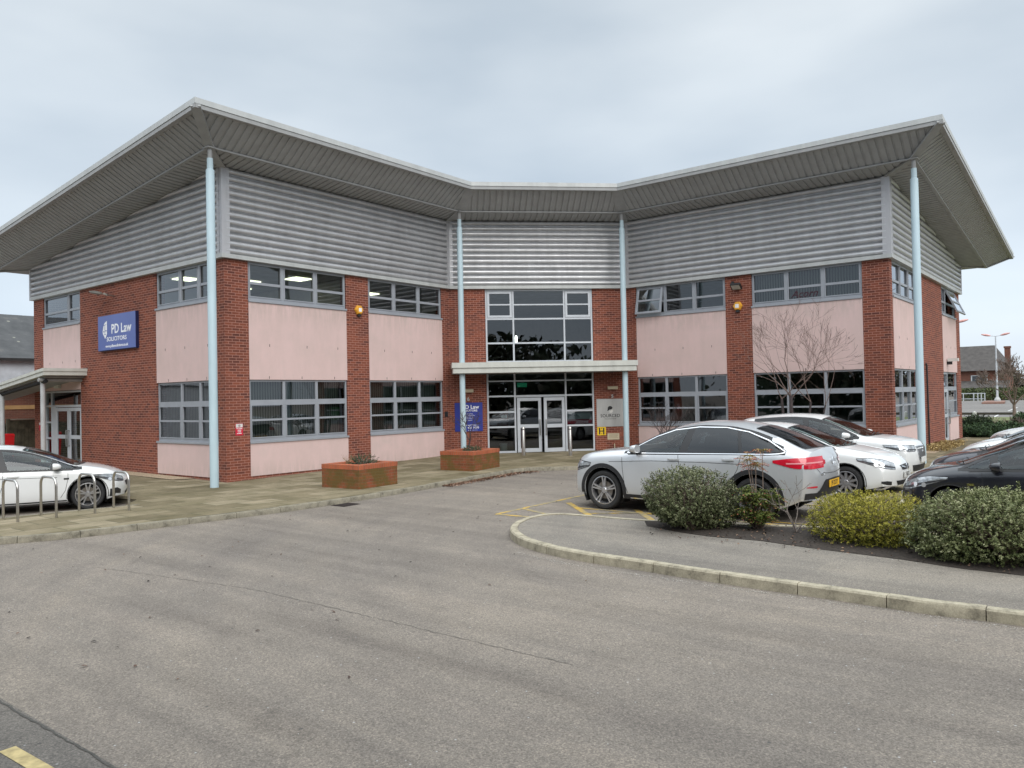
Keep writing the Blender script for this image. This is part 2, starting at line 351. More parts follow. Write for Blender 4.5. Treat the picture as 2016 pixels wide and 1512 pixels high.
def bezier_text(body, size, name, m, parent, mtx, extrude=.004, align='CENTER', bold=0, xs=1.0):
    cu = bpy.data.curves.new(name, 'FONT'); cu.body = body; cu.size = size; cu.extrude = extrude; cu.align_x = align; cu.align_y = 'CENTER'; cu.offset = bold; cu.resolution_u = 3
    cu.space_character = 1.0
    t = bpy.data.objects.new(name + '_tmp', cu); COL.objects.link(t)
    dg = bpy.context.evaluated_depsgraph_get(); me = bpy.data.meshes.new_from_object(t.evaluated_get(dg)); me.name = name
    bpy.data.objects.remove(t); bpy.data.curves.remove(cu)
    me.transform(Matrix.Diagonal((xs, 1, 1, 1))); me.transform(mtx)
    me.materials.clear(); me.materials.append(m)
    o = bpy.data.objects.new(name, me); COL.objects.link(o); o.parent = parent
    return o
def wall_mtx(w, s_, o, z):
    """text frame on a wall: x along d (as read from outside), y up, z outward"""
    x = w.d if w.d.cross(ZV).dot(w.n) > 0 else -w.d
    m_ = Matrix((x, ZV, w.n)).transposed().to_4x4(); m_.translation = w.P(s_, o, z); return m_

# ------------------------------------------------------------------ plan of the building (x runs along the left wing front, y along the right wing front)
uA, vA, uB, uC, vC, vD, vE, uF = 11.981, 19.425, 21.011, 25.711, 14.726, 5.659, 32.216, 38.0
LW = Wall(uA, vA, 1, 0, 0, -1); CH = Wall(uB, vA, 1, -1, -1, -1); RW = Wall(uC, vC, 0, -1, -1, 0)
ER = Wall(uC, vD, 1, 0, 0, -1); EL = Wall(uA, vE, 0, -1, -1, 0)
lLW, lCH, lRW, lER, lEL = uB - uA, 6.647, vC - vD, uF - uC, vE - vA
ZC = 6.12; ZT = 8.6; SL = .104
G0 = -.11

# ------------------------------------------------------------------ ground
def sheet(name, pts, z, m, kind='structure', label=None, cat=None):
    mb = MB(); mb.face([(p[0], p[1], p[2] if len(p) > 2 else z) for p in pts], [(p[0], p[1]) for p in pts])
    o = mb.build(name, m)
    bm = bmesh.new(); bm.from_mesh(o.data); bmesh.ops.triangulate(bm, faces=bm.faces); bmesh.ops.recalc_face_normals(bm, faces=bm.faces)
    if bm.faces and sum(f.normal.z for f in bm.faces) < 0: bmesh.ops.reverse_faces(bm, faces=bm.faces)
    bm.to_mesh(o.data); bm.free()
    return tag(o, label, cat, None, kind)
sheet('road', [(-400, -400), (900, -400), (900, 900), (-400, 900)], G0, ROAD)

# left pavement: strips from kerb line to building / bay edge, rising a little to the entrance
kl = [(3.6, 15.5), (4.88, 14.57), (5.78, 14.12), (6.77, 13.95), (7.4, 13.85), (8.0, 13.77), (9.0, 13.62), (10.08, 13.52), (11.8, 13.57), (13.7, 13.72), (15.6, 14.0), (17.4, 14.25), (18.4, 14.33), (18.95, 14.15), (19.35, 13.75), (20.2, 12.9), (22.3, 11.3)]
def kerb_line(name, pts, m, zt=0.0, wd=.125, side=1, h=.13):
    """kerb stones laid along a polyline, each .915 m with a fine joint"""
    P = [Vector((p[0], p[1], 0)) for p in pts]
    # smooth resample
    dense = []
    for i in range(len(P) - 1):
        p0, p1, p2, p3 = P[max(i - 1, 0)], P[i], P[i + 1], P[min(i + 2, len(P) - 1)]
        for k in range(12):
            t = k / 12
            dense.append(.5 * ((2 * p1) + (-p0 + p2) * t + (2 * p0 - 5 * p1 + 4 * p2 - p3) * t * t + (-p0 + 3 * p1 - 3 * p2 + p3) * t ** 3))
    dense.append(P[-1])
    Ls = [0]
    for a, b in zip(dense, dense[1:]): Ls.append(Ls[-1] + (b - a).length)
    def at(l):
        l = max(0, min(l, Ls[-1]))
        for i in range(len(Ls) - 1):
            if Ls[i + 1] >= l:
                f = (l - Ls[i]) / max(1e-9, Ls[i + 1] - Ls[i]); return dense[i].lerp(dense[i + 1], f), (dense[i + 1] - dense[i]).normalized()
    mb = MB(); l = 0; rnd = random.Random(3)
    while l < Ls[-1] - .05:
        l2 = min(l + .905, Ls[-1]); rows = []; dz = rnd.uniform(-.004, .004)
        for k in range(5):
            p, t = at(l + (l2 - l) * k / 4); n = V(-t.y, t.x, 0) * side
            rows.append([p + V(0, 0, zt - h), p + n * .004 + V(0, 0, zt - .02 + dz), p + n * .022 + V(0, 0, zt + dz), p + n * wd + V(0, 0, zt + dz), p + n * wd + V(0, 0, zt - h)])
        mb.grid(rows); mb.face(rows[0]); mb.face(list(reversed(rows[-1])))
        l = l2 + .01
    o = mb.build(name, m, smooth=True, ang=40); tag(o, kind='structure'); return dense
kerb_line('kerb_left', kl, KERBL)
bay = [(4.9, 17.35), (5.785, 17.256), (6.639, 17.111), (7.091, 17.035), (7.95, 16.80), (8.3, 16.75), (8.62, 17.6), (8.3, 19.2), (7.4, 21.5), (6.0, 23.5)]
pav = [(p[0] + .02, p[1] + .10, 0) for p in kl] 
mbp = MB()
def q4(a, b, c, d): mbp.face([a, b, c, d], [(p[0], p[1]) for p in (a, b, c, d)])
def pk(i): return (kl[i][0], kl[i][1] + .09, 0.0)
Z1 = .035; ZE = .09
# zones between kerb points and wall points
wallpts = {0: (3.7, 17.5, 0), 1: (4.9, 17.35, 0), 2: (5.785, 17.256, 0), 3: (6.64, 17.11, 0), 4: (7.09, 17.035, 0), 5: (7.95, 16.8, 0), 6: (8.62, 17.6, 0)}
for i in range(0, 6):
    q4(pk(i), pk(i + 1), wallpts[i + 1], wallpts[i])
Apt = (uA, vA, -.04)
q4(pk(6), pk(7), Apt, wallpts[6])
q4(pk(7), pk(8), (14.2, vA, -.01), Apt)
q4(pk(8), pk(9), (16.5, vA, .02), (14.2, vA, -.01))
q4(pk(9), pk(10), (18.8, vA, .06), (16.5, vA, .02))
Bp = (uB, vA, ZE); Cp = (uC, vC, ZE)
q4(pk(10), pk(11), Bp, (18.8, vA, .06))
q4(pk(11), pk(12), (22.2, 18.25, ZE), Bp)
q4(pk(12), pk(13), (23.4, 17.05, ZE), (22.2, 18.25, ZE))
q4(pk(13), pk(14), (24.6, 15.85, ZE), (23.4, 17.05, ZE))
q4(pk(14), pk(15), Cp, (24.6, 15.85, ZE))
q4(pk(15), pk(16), (uC, 11.5, .05), Cp)
q4(wallpts[6], Apt, (uA, 22.0, 0), (8.3, 19.2, 0))
q4((8.3, 19.2, 0), (uA, 22, 0), (uA, 26, .04), (7.4, 21.5, 0))
q4((7.4, 21.5, 0), (uA, 26, .04), (uA, 33, .08), (6.0, 23.5, 0))
mbp.face([(6, 23.5, 0), (uA, 33, .08), (4, 33, 0), (-2, 30, 0)], [(0, 0)] * 4)
q4((22.3, 11.39, 0), (uC, 11.5, .05), (uC, vD, .02), (22.9, 4.5, 0))
q4((22.9, 4.5, 0), (uC, vD, .02), (26.5, 2.0, 0), (23.0, 1.0, 0))
q4((26.5, 2.0, 0), (uC, vD, .02), (34, vD, .05), (36.5, 3.2, .0))
mbp.face([(36.5, 3.2, 0), (34, vD, .05), (39, vD, 0), (39.6, 3.4, 0)], [(0, 0)] * 4)
q4((23.0, 1.0, 0), (26.5, 2.0, 0), (36.5, 3.2, 0), (37.5, -6, 0))
q4((23.0, 1.0, 0), (37.5, -6, 0), (37, -14, 0), (23, -14, 0))
o = mbp.build('pavement', SLAB); tag(o, kind='structure')
bm = bmesh.new(); bm.from_mesh(o.data); bmesh.ops.triangulate(bm, faces=bm.faces)
for f in bm.faces:
    if f.normal.z < 0: f.normal_flip()
bm.to_mesh(o.data); bm.free()
kerb_line('kerb_bay', [(3.7, 17.5), (4.9, 17.35), (5.785, 17.256), (6.639, 17.111), (7.091, 17.035), (7.95, 16.80), (8.3, 16.9), (8.62, 17.6), (8.3, 19.2), (7.4, 21.5), (6.0, 23.5)], KERBL, zt=.002, side=-1)
kerb_line('kerb_right_wing', [(22.2, 11.4), (22.78, 8), (22.8, 4.5), (22.9, 1.0), (22.9, -14)], KERB, zt=.004, side=1)
# central strip between the nose-to-nose bays
sheet('paved_strip', [(14.7, 3.5), (22.95, 3.55), (22.95, 4.0), (15.0, 4.15), (14.7, 3.9)], 0.0, SLAB)
kerb_line('kerb_strip', [(22.9, 3.45), (14.65, 3.4), (14.5, 3.8), (14.95, 4.2), (22.9, 4.1)], KERB, zt=.004, side=-1)

# right island: footpath with curved kerb and planting bed
isl = [(8.7, -8), (8.7, -4), (8.7, .84), (8.65, 1.46), (8.70, 2.44), (8.72, 3.4), (8.78, 4.38), (8.84, 5.0), (8.88, 5.75), (9.02, 6.5), (9.30, 7.2), (9.72, 7.75), (10.25, 8.16), (10.8, 8.38), (11.3, 8.42), (11.7, 8.2), (11.8, 7.4), (11.9, 6.4), (12.25, 5), (12.6, 4), (12.8, 2.5), (12.9, 0), (12.9, -8)]
sheet('footpath', [(p[0] + (.03 if p[0] < 11.5 else -.03), p[1] - (.03 if p[1] > 8 else 0)) for p in isl], -.002, PATH)
kerb_line('kerb_island', isl, KERB, zt=.012, side=-1, h=.14)
sheet('planting_bed', [(11.85, 6.55), (11.3, 6.2), (11.05, 5.5), (10.95, 5), (11.0, 4.2), (10.85, 3.5), (10.7, 2.3), (10.52, 1.6), (10.45, 0), (10.4, -8), (12.72, -8), (12.72, 0), (12.62, 2.5), (12.42, 4), (12.05, 5)], .004, SOIL)
# older asphalt strip bottom left with dark joint
sheet('road_patch', [(2.25, 9.0), (2.30, 6.889), (2.29, 4.97), (2.27, 2), (2.2, -8), (-8, -8), (-8, 9)], G0 + .004, ROADO)
TAR = mat('dark_tar_joint', (.075, .07, .062), .9, 0, .4, 30)
def line_strip(name, pts, wd, m, z, kind='structure'):
    mb = MB(); P = [V(p[0], p[1], z) for p in pts]
    rows = []
    for i, p in enumerate(P):
        t = (P[min(i + 1, len(P) - 1)] - P[max(i - 1, 0)]).normalized(); n = V(-t.y, t.x, 0)
        w_ = wd * random.uniform(.6, 1.25) if wd < .03 else wd
        rows.append([p + n * w_ / 2, p - n * w_ / 2])
    mb.grid(rows); o = mb.build(name, m)
    for f in o.data.polygons:
        pass
    bm = bmesh.new(); bm.from_mesh(o.data)
    for f in bm.faces:
        if f.normal.z < 0: f.normal_flip()
    bm.to_mesh(o.data); bm.free()
    return tag(o, kind=kind)
def wig(a, b, n=40, j=.012):
    return [(a[0] + (b[0] - a[0]) * i / n + random.uniform(-j, j), a[1] + (b[1] - a[1]) * i / n + random.uniform(-j, j)) for i in range(n + 1)]
line_strip('tar_joint', wig((2.26, 8.9), (2.29, 1.5), 120, .008), .017, TAR, G0 + .008)
line_strip('tar_joint', wig((4.95, 11.4), (5.45, 8.3), 60) + wig((5.46, 8.2), (5.43, 3.69), 80), .007, mat('faint_tar_seam', (.115, .105, .09), .9, 0, .4, 30), G0 + .004)
line_strip('yellow_dash', [(1.98, 5.82), (2.0, 5.3), (2.0, 5.0)], .10, PALEY, G0 + .008)
yl = G0 + .004
for a, b, w_ in [((11.65, 9.62), (14.9, 9.73), .09), ((11.62, 9.62), (11.65, 8.8), .1), ((12.47, 9.62), (12.1, 8.75), .1), ((13.62, 9.3), (12.3, 7.9), .12), ((13.45, 7.6), (12.1, 6.4), .12),
                 ((14.7, 9.65), (12.6, 7.9), .0), ((13.1, 8.7), (13.1, 4.1), .09), ((12.5, 8.2), (13.35, 7.0), .07), ((12.4, 8.05), (13.2, 7.2), .0), ((13.3, 5.3), (13.5, 2.2), .09), ((12.8, 4.7), (13.3, 2.2), .09), ((15.7, 9.4), (15.7, 4.3), .09), ((19.9, 9.4), (19.9, 4.3), .09)]:
    if w_: line_strip('yellow_line', [a, ((a[0] + b[0]) / 2, (a[1] + b[1]) / 2), b], w_, YLINE, yl); yl += .0006

# ------------------------------------------------------------------ office building
BLD = empty('office_building', (uA, vA, 0), 0, 'two storey red brick office with pink render panels, silver cladding and overhanging angular roof', 'building')
def P_(o):
    """parent to the building keeping world coordinates in the mesh"""
    o.parent = BLD; o.matrix_parent_inverse = Matrix.Translation(-BLD.location); return o
def sub(o, par):
    o.parent = par; return o
def wallpart(w, name, m, boxes, **k):
    mb = MB()
    for b in boxes: w.box(mb, *b)
    return P_(mb.build(name, m, **k))
TK = .28
def brick(w, spans):
    for a, b in spans: wallpart(w, 'brick_wall', BRICK, [(a, b, -.2, ZC, -TK, 0)])
WEEP = mat('dark_weep_vent', (.05, .045, .04), .9)
def pinkp(w, s0, s1, z0, z1, weeps=()):
    o = wallpart(w, 'render_panel', PINK, [(s0 + .004, s1 - .004, z0, z1, -TK + .01, .012)])
    if weeps:
        for z in weeps:
            for k in (1, 2, 3):
                mb = MB(); s_ = s0 + (s1 - s0) * (k / 3 - .14 + random.uniform(-.04, .04))
                w.box(mb, s_ - .008, s_ + .008, z, z + .075, .012, .016)
                sub(mb.build('weep_vent', WEEP), o)
    return o
BLIND = None
def blind_mat():
    m, Nn, Kk, b = nodes('vertical_blind'); uv = coord(Nn, 'UV')
    wv = Nn.new('ShaderNodeTexWave'); wv.wave_type = 'BANDS'; wv.bands_direction = 'X'; wv.inputs['Scale'].default_value = 3.6; wv.inputs['Distortion'].default_value = 1.2; Kk.new(uv, wv.inputs['Vector'])
    Kk.new(ramp(Nn, Kk, wv.outputs['Fac'], [(.0, (.12, .12, .10)), (.5, (.30, .29, .25)), (1, (.36, .35, .30))]), b.inputs['Base Color']); b.inputs['Roughness'].default_value = .9; return m
BLIND = blind_mat()
def window(w, s0, s1, z0, z1, mull, bars, tops=None, fr=.045, blinds=None, skip=None, sill=True, mat_=None, name='window', oo=0):
    """bars: list of (zlow, zhigh) full-width transoms; mull: list of s centre positions"""
    mt = mat_ or FRAME; mb = MB(); I, O_ = -.11 + oo, -.035 + oo
    B = lambda a, b, c, d, i=I, o=O_: w.box(mb, a, b, c, d, i, o)
    B(s0, s0 + fr, z0, z1); B(s1 - fr, s1, z0, z1)
    B(s0 + fr, s1 - fr, z0, z0 + .085); B(s0 + fr, s1 - fr, z1 - fr, z1)
    ms = [s0 + fr] + [x for m_ in mull for x in (m_ - .043, m_ + .043)] + [s1 - fr]
    for m_ in mull: B(m_ - .043, m_ + .043, z0 + .085, z1 - fr, I - .002, O_ + .004)
    bays = [(ms[i], ms[i + 1]) for i in range(0, len(ms), 2)]
    for bi, (a, b) in enumerate(bays):
        for c, d in bars:
            B(a, b, c, d, I + .002, O_ + .002)
    # casement edges: slim raised lip around the opening lights
    for bi, (a, b) in enumerate(bays):
        if skip is not None and bi in skip: continue
        lo, hi = z0 + .085, (bars[-1][0] if len(bars) > 1 else z1 - fr)
        for (p, q, r, t) in ((a, a + .03, lo, hi), (b - .03, b, lo, hi), (a + .03, b - .03, lo, lo + .03), (a + .03, b - .03, hi - .03, hi)):
            B(p, q, r, t, O_ - .03, O_ + .016)
    f = P_(mb.build(name, mt))
    mp_ = MB(); 
    for bi, (a, b) in enumerate(bays):
        if skip is not None and bi in skip: continue
        ed = [z0 + .085] + [x for c in bars for x in c] + [z1 - fr]
        for i in range(0, len(ed), 2):
            o_ = -.075 + oo; mp_.face([w.P(a, o_, ed[i]), w.P(b, o_, ed[i]), w.P(b, o_, ed[i + 1]), w.P(a, o_, ed[i + 1])], [(a, ed[i]), (b, ed[i]), (b, ed[i + 1]), (a, ed[i + 1])])
    sub(mp_.build('pane', GLASS), f)
    if sill:
        ms_ = MB(); w.box(ms_, s0 - .02, s1 + .02, z0 - .055, z0 - .001, -.11, .045); sub(ms_.build('sill', FRAME), f)
    if blinds:
        for (a, b) in blinds:
            mb = MB(); o_ = -.34; mb.face([w.P(a, o_, z0 - .1), w.P(b, o_, z0 - .1), w.P(b, o_, z1 + .1), w.P(a, o_, z1 + .1)], [(a, 0), (b, 0), (b, 1.5), (a, 1.5)])
            sub(mb.build('blind', BLIND), f)
    return f
def ev(a, b, n=3): return [a + (b - a) * k / n for k in range(1, n)]
LOWB = [(1.60, 1.655), (2.07, 2.2)]
UPB = [(5.475, 5.55)]
def bay3(w, s0, s1, pl=True, mull=None, up=True, low=True, blinds=True, skipup=None, bup=False):
    mull = mull or ev(s0, s1)
    pinkp(w, s0, s1, 2.775, 4.965, (3.72, 2.80)); pinkp(w, s0, s1, .06, .975)
    brk = MB(); w.box(brk, s0, s1, -.2, .06, -TK, -.004); P_(brk.build('brick_wall', BRICK))
    window(w, s0 + .01, s1 - .01, 5.025, ZC - .01, mull, UPB, skip=skipup, blinds=[(s0, s1)] if bup else None)
    window(w, s0 + .01, s1 - .01, 1.03, 2.765, mull, LOWB, blinds=[(s0 + .1, s1 - .1)] if blinds else None)
brick(LW, [(0, .744), (4.249, 5.173), (8.636, lLW)])
bay3(LW, .744, 4.249); bay3(LW, 5.173, 8.636)
brick(CH, [(0, 1.32), (5.33, lCH)])
brick(RW, [(0, .386), (3.864, 4.788), (8.293, lRW)])
bay3(RW, .386, 3.864, skipup={0}, blinds=False); bay3(RW, 4.788, 8.293, bup=True, blinds=False)
brick(ER, [(TK, .375), (3.88, 8.36), (11.37, lER)])
bay3(ER, .375, 3.88, blinds=False, bup=True)
brick(EL, [(0, .856), (3.907, 9.09), (12.416, lEL - TK)])
bay3(EL, 9.09, 12.416, mull=[10.44, 11.45])
# end panels: left end (doors under the small canopy) and right end (side door)
pinkp(EL, .856, 3.907, 2.70, 4.965, (3.65,)); window(EL, .87, 3.89, 5.025, ZC - .01, [2.92], UPB)
pinkp(ER, 8.36, 11.37, 2.775, 4.965, (3.72,)); window(ER, 8.37, 11.36, 5.025, ZC - .01, [9.34], UPB, skip={1})
window(ER, 9.36, 11.36, 1.03, 2.765, [], LOWB); pinkp(ER, 9.36, 11.37, .06, .975)
def curtain(w, s0, s1, z0, z1, mulls, cells, m=FRAMEL, name='curtain_wall', o0=-.13, o1=-.03):
    """cells: per bay list of transom bands"""
    mb = MB(); fr = .06
    for c in [s0 + fr / 2] + mulls + [s1 - fr / 2]: w.box(mb, c - fr / 2, c + fr / 2, z0, z1, o0, o1 + .002)
    xs = [s0 + fr / 2] + mulls + [s1 - fr / 2]; pn = MB()
    for i, bars in enumerate(cells):
        a, b = xs[i] + fr / 2, xs[i + 1] - fr / 2
        for c, d in bars: w.box(mb, a, b, c, d, o0 + .002, o1)
        for (c0, d0), (c1, d1) in zip(bars, bars[1:]):
            pn.face([w.P(a, -.08, d0), w.P(b, -.08, d0), w.P(b, -.08, c1), w.P(a, -.08, c1)])
    f = P_(mb.build(name, m)); sub(pn.build('pane', GLASS), f); return f
# main entrance glazing
zt_ = [2.98, 2.98]
up_c = [(3.40, 3.47), (4.09, 4.15), (4.98, 5.04), (5.51, 5.56), (6.04, 6.10)]
up_s = [(3.40, 3.47), (4.09, 4.15), (4.98, 5.05), (6.03, 6.10)]
lo_s = [(.09, .16), (1.01, 1.07), (1.56, 1.62), (2.14, 2.2), (2.70, 2.75), (3.10, 3.2)]
lo_c = [(2.12, 2.2), (2.70, 2.75), (3.10, 3.2)]
curtain(CH, 1.33, 5.32, 3.40, 6.10, [2.355, 4.258], [up_s, up_c, up_s])
curtain(CH, 1.33, 5.32, .09, 3.20, [2.36, 4.258], [lo_s, lo_c, lo_s])
mb = MB(); CH.box(mb, 1.33, 5.32, 3.2, 3.4, -.13, -.05); P_(mb.build('spandrel_panel', FRAMEL))
# opening sashes at the top corners
for a, b in ((1.40, 2.31), (4.30, 5.25)):
    mb = MB()
    for (p, q, r, t) in ((a, a + .08, 5.06, 6.02), (b - .08, b, 5.06, 6.02), (a + .08, b - .08, 5.06, 5.14), (a + .08, b - .08, 5.94, 6.02), (a + .08, b - .08, 5.51, 5.56)):
        CH.box(mb, p, q, r, t, -.12, -.012)
    P_(mb.build('window', FRAMEL))
def door_leaf(w, s0, s1, z0, z1, ang=0, hinge='L', hs=1, mid=.99, par=None, fr=.11, name='door'):
    """glazed door leaf with mid rail, turned about its hinge"""
    hx = s0 if hinge == 'L' else s1
    H = w.P(hx, -.05, 0); c, s_ = math.cos(ang), math.sin(ang)
    d2 = w.d * c + w.n * s_; n2 = w.n * c - w.d * s_
    ww = s1 - s0; a0, a1 = (0, ww) if hinge == 'L' else (-ww, 0)
    mb = MB(); X = lambda a, b, c_, d_, i=-.025, o=.025: mb.boxf(H, d2, n2, ZV, a, b, i, o, c_, d_)
    X(a0, a0 + fr, z0, z1); X(a1 - fr, a1, z0, z1); X(a0 + fr, a1 - fr, z0, z0 + .14); X(a0 + fr, a1 - fr, z1 - .12, z1); X(a0 + fr, a1 - fr, mid, mid + .13)
    d = P_(mb.build(name, FRAMEL)); pn = MB()
    for c0, c1 in ((z0 + .14, mid), (mid + .13, z1 - .12)):
        pn.face([H + d2 * (a0 + fr) + ZV * c0, H + d2 * (a1 - fr) + ZV * c0, H + d2 * (a1 - fr) + ZV * c1, H + d2 * (a0 + fr) + ZV * c1])
    sub(pn.build('pane', GLASS), d)
    hm = MB(); hp = (a1 - .06) if hinge == 'L' else (a0 + .06); k = -.13 if hinge == 'L' else .13
    Q = lambda a, o, z: H + d2 * a + n2 * o + ZV * z
    hm.tube([Q(hp, .03, mid + .28), Q(hp, .09, mid + .30), Q(hp, .09, mid + .26), Q(hp, .09, mid - .22), Q(hp, .09, mid - .26), Q(hp, .03, mid - .24)], .02, 8)
    sub(hm.build('handle', mat('dark_steel_handle', (.26, .26, .26), .35, .5), smooth=True), d)
    return d
door_leaf(CH, 2.43, 3.33, .10, 2.10, 0, 'L'); dr = door_leaf(CH, 3.37, 4.20, .10, 2.10, R_(-14), 'R')
door_leaf(EL, 1.78, 2.84, .05, 2.08, 0, 'L'); door_leaf(EL, 2.86, 3.86, .05, 2.08, 0, 'R')
curtain(EL, .87, 3.89, .03, 2.69, [1.41], [[(.03, .1), (.95, 1.01), (1.53, 1.59), (2.12, 2.18), (2.62, 2.68)], [(2.10, 2.18), (2.62, 2.68)]], name='curtain_wall')
mb = MB(); EL.box(mb, 1.44, 1.76, .03, 2.1, -.12, -.04); P_(mb.build('door_frame', FRAMEL))
mb = MB(); EL.box(mb, 1.95, 2.35, 2.78, 2.90, .012, .10); P_(mb.build('vent_box', CANOPY))
mb = MB(); ER.box(mb, 8.42, 8.5, .03, 2.765, -.12, -.03); ER.box(mb, 9.28, 9.36, .03, 2.765, -.12, -.03); ER.box(mb, 8.5, 9.28, 2.1, 2.2, -.12, -.03); ER.box(mb, 8.5, 9.28, 2.68, 2.765, -.12, -.03); P_(mb.build('door_frame', FRAME))
door_leaf(ER, 8.5, 9.28, .05, 2.1, 0, 'L', mid=1.0)
mb = MB(); mb.face([ER.P(8.5, -.08, 2.2), ER.P(9.28, -.08, 2.2), ER.P(9.28, -.08, 2.68), ER.P(8.5, -.08, 2.68)]); P_(mb.build('pane', GLASS))
# casements standing open (hung at the top)
def casement(w, s0, s1, z0, z1, ang):
    d = w.d; H = w.P(s0, -.03, z1); zd = (-ZV * math.cos(ang) + w.n * math.sin(ang)); nn = (w.n * math.cos(ang) + ZV * math.sin(ang)); h = z1 - z0; mb = MB()
    X = lambda a, b, c, e_: mb.boxf(H, d, nn, zd, a, b, -.03, .03, c, e_)
    ww = s1 - s0; f = .075
    X(0, f, 0, h); X(ww - f, ww, 0, h); X(f, ww - f, 0, f); X(f, ww - f, h - f, h); X(f, ww - f, h / 2 - .03, h / 2 + .03)
    c = P_(mb.build('open_casement', FRAME)); pn = MB()
    for a, b in ((f, h / 2 - .03), (h / 2 + .03, h - f)):
        pn.face([H + d * f + zd * a, H + d * (ww - f) + zd * a, H + d * (ww - f) + zd * b, H + d * f + zd * b])
    sub(pn.build('pane', GLASS), c)
casement(RW, .45, 1.50, 5.06, 6.05, R_(13)); casement(ER, 9.40, 11.3, 5.06, 6.05, R_(24))

# upper cladding of half-round ribs
def cladding(w, s0, s1, slope0=None, sdir=1):
    """slope0: s at which the top is ZT; sdir: +1 top falls with growing s, -1 falls with shrinking s"""
    prof = []; z = ZC + .12; base = .03
    while z < ZT + .2:
        prof.append((base, z)); 
        for k in range(1, 8):
            a = math.pi * k / 8; prof.append((base + .092 * math.sin(a) ** .8, z + .078 - .078 * math.cos(a)))
        prof.append((base, z + .158)); prof.append((base - .035, z + .161)); prof.append((base - .035, z + .182)); prof.append((base, z + .185)); prof.append((base, z + .199)); z += .2
    mb = MB(); rows = [[w.P(s_, o, zz) for o, zz in prof] for s_ in (s0, s1)]
    mb.grid(rows); o = mb.build('cladding_panel', CLAD)
    bm = bmesh.new(); bm.from_mesh(o.data)
    if slope0 is None: co, no_ = w.P(0, 0, ZT), V(0, 0, 1)
    else: co = w.P(slope0, 0, ZT); no_ = (ZV + w.d * (SL * sdir)).normalized()
    bmesh.ops.bisect_plane(bm, geom=bm.verts[:] + bm.edges[:] + bm.faces[:], plane_co=co, plane_no=no_, clear_outer=True)
    bmesh.ops.recalc_face_normals(bm, faces=bm.faces)
    for f in bm.faces: f.smooth = True
    for e_ in bm.edges:
        if len(e_.link_faces) == 2 and e_.calc_face_angle(0) > R_(38): e_.smooth = False
    bm.to_mesh(o.data); bm.free()
    return P_(o)
t = .13
cladding(LW, .02, lLW - .06); cladding(CH, .06, lCH - .06); cladding(RW, .06, lRW - .02); cladding(ER, .02, lER, 0, 1); cladding(EL, 0, lEL - .02, lEL, -1)
for w, a, b in ((LW, -.13, lLW - .05), (CH, .05, lCH - .05), (RW, .05, lRW + .13), (ER, -.10, lER + .05), (EL, -.05, lEL + .10)):
    mb = MB(); k = .003 if w in (ER, EL) else 0
    w.box(mb, a, b, ZC - .012 - k, ZC + .105 + k, -.05, .13 - k); P_(mb.build('cladding_trim', TRIMW))
CTRIM = streaky('silver_corner_trim', (.52, .52, .54), .45, .3, .85)
def corner(x, y, w1, w2, a, zt):
    mb = MB(); w1.box(mb, *a[0], ZC + .1, zt, -.02, .118); w2.box(mb, *a[1], ZC + .1, zt, -.02, .115); P_(mb.build('corner_trim', CTRIM))
corner(0, 0, LW, EL, ((-.115, .13), (lEL - .13, lEL - .001)), ZT - .02)
corner(0, 0, LW, CH, ((lLW - .17, lLW - .05), (.05, .17)), ZT - .02)
corner(0, 0, CH, RW, ((lCH - .17, lCH - .05), (.05, .17)), ZT - .02)
corner(0, 0, RW, ER, ((lRW - .13, lRW + .115), (.001, .13)), ZT - .02)
mb = MB(); EL.box(mb, -.06, .05, ZC, ZT - SL * 12.8, -.02, .13); P_(mb.build('corner_trim', CTRIM))
mb = MB(); ER.box(mb, lER - .05, lER + .06, ZC, ZT - SL * 12.3, -.02, .13); P_(mb.build('corner_trim', CTRIM))
# hidden rear walls and backing
mb = MB()
mb.boxf(V(uF - .3, vD + .3, 0), V(0, 1, 0), V(1, 0, 0), ZV, 0, 26.2, 0, .3, -.2, 7.2)
mb.boxf(V(uA + .3, vE - .3, 0), V(1, 0, 0), V(0, 1, 0), ZV, 0, 25.4, 0, .3, -.2, 7.2)
P_(mb.build('rear_wall', BRICK))
LINING = mat('interior_lining', (.30, .30, .28), .9)
CEIL = mat('white_ceiling', (.55, .55, .53), .9)
CARPET = mat('dark_carpet', (.05, .055, .065), .95)
def fp(off):  # footprint inset polygon
    return [(uA + off, vA + off), (uB + off * .4, vA + off), (uC + off, vC + off * .4), (uC + off, vD + off), (uF - off, vD + off), (uF - off, vE - off), (uA + off, vE - off)]
for z, m_, nme in ((.02, CARPET, 'ground_floor'), (2.98, CEIL, 'ground_floor_ceiling'), (3.3, CARPET, 'upper_floor'), (6.10, CEIL, 'upper_ceiling')):
    mb = MB(); mb.face([(x, y, z) for x, y in fp(.27)]); o = mb.build(nme, m_)
    bm = bmesh.new(); bm.from_mesh(o.data); bmesh.ops.triangulate(bm, faces=bm.faces); bm.to_mesh(o.data); bm.free(); P_(o)
mb = MB()   # backing of the cladding above the ceiling, and inner partition walls
for w, L_ in ((LW, lLW), (CH, lCH), (RW, lRW)): w.box(mb, .1, L_ - .1, ZC, ZT - .04, -.14, -.05)
mb.face([EL.P(.05, -.05, ZC), EL.P(lEL - .05, -.05, ZC), EL.P(lEL - .05, -.05, ZT - .04), EL.P(.05, -.05, ZT - SL * 12.8 - .04)])
mb.face([ER.P(.05, -.05, ZC), ER.P(lER - .05, -.05, ZC), ER.P(lER - .05, -.05, ZT - SL * 12.2 - .04), ER.P(.05, -.05, ZT - .04)])
P_(mb.build('cladding_backing', DARK))
mb = MB()
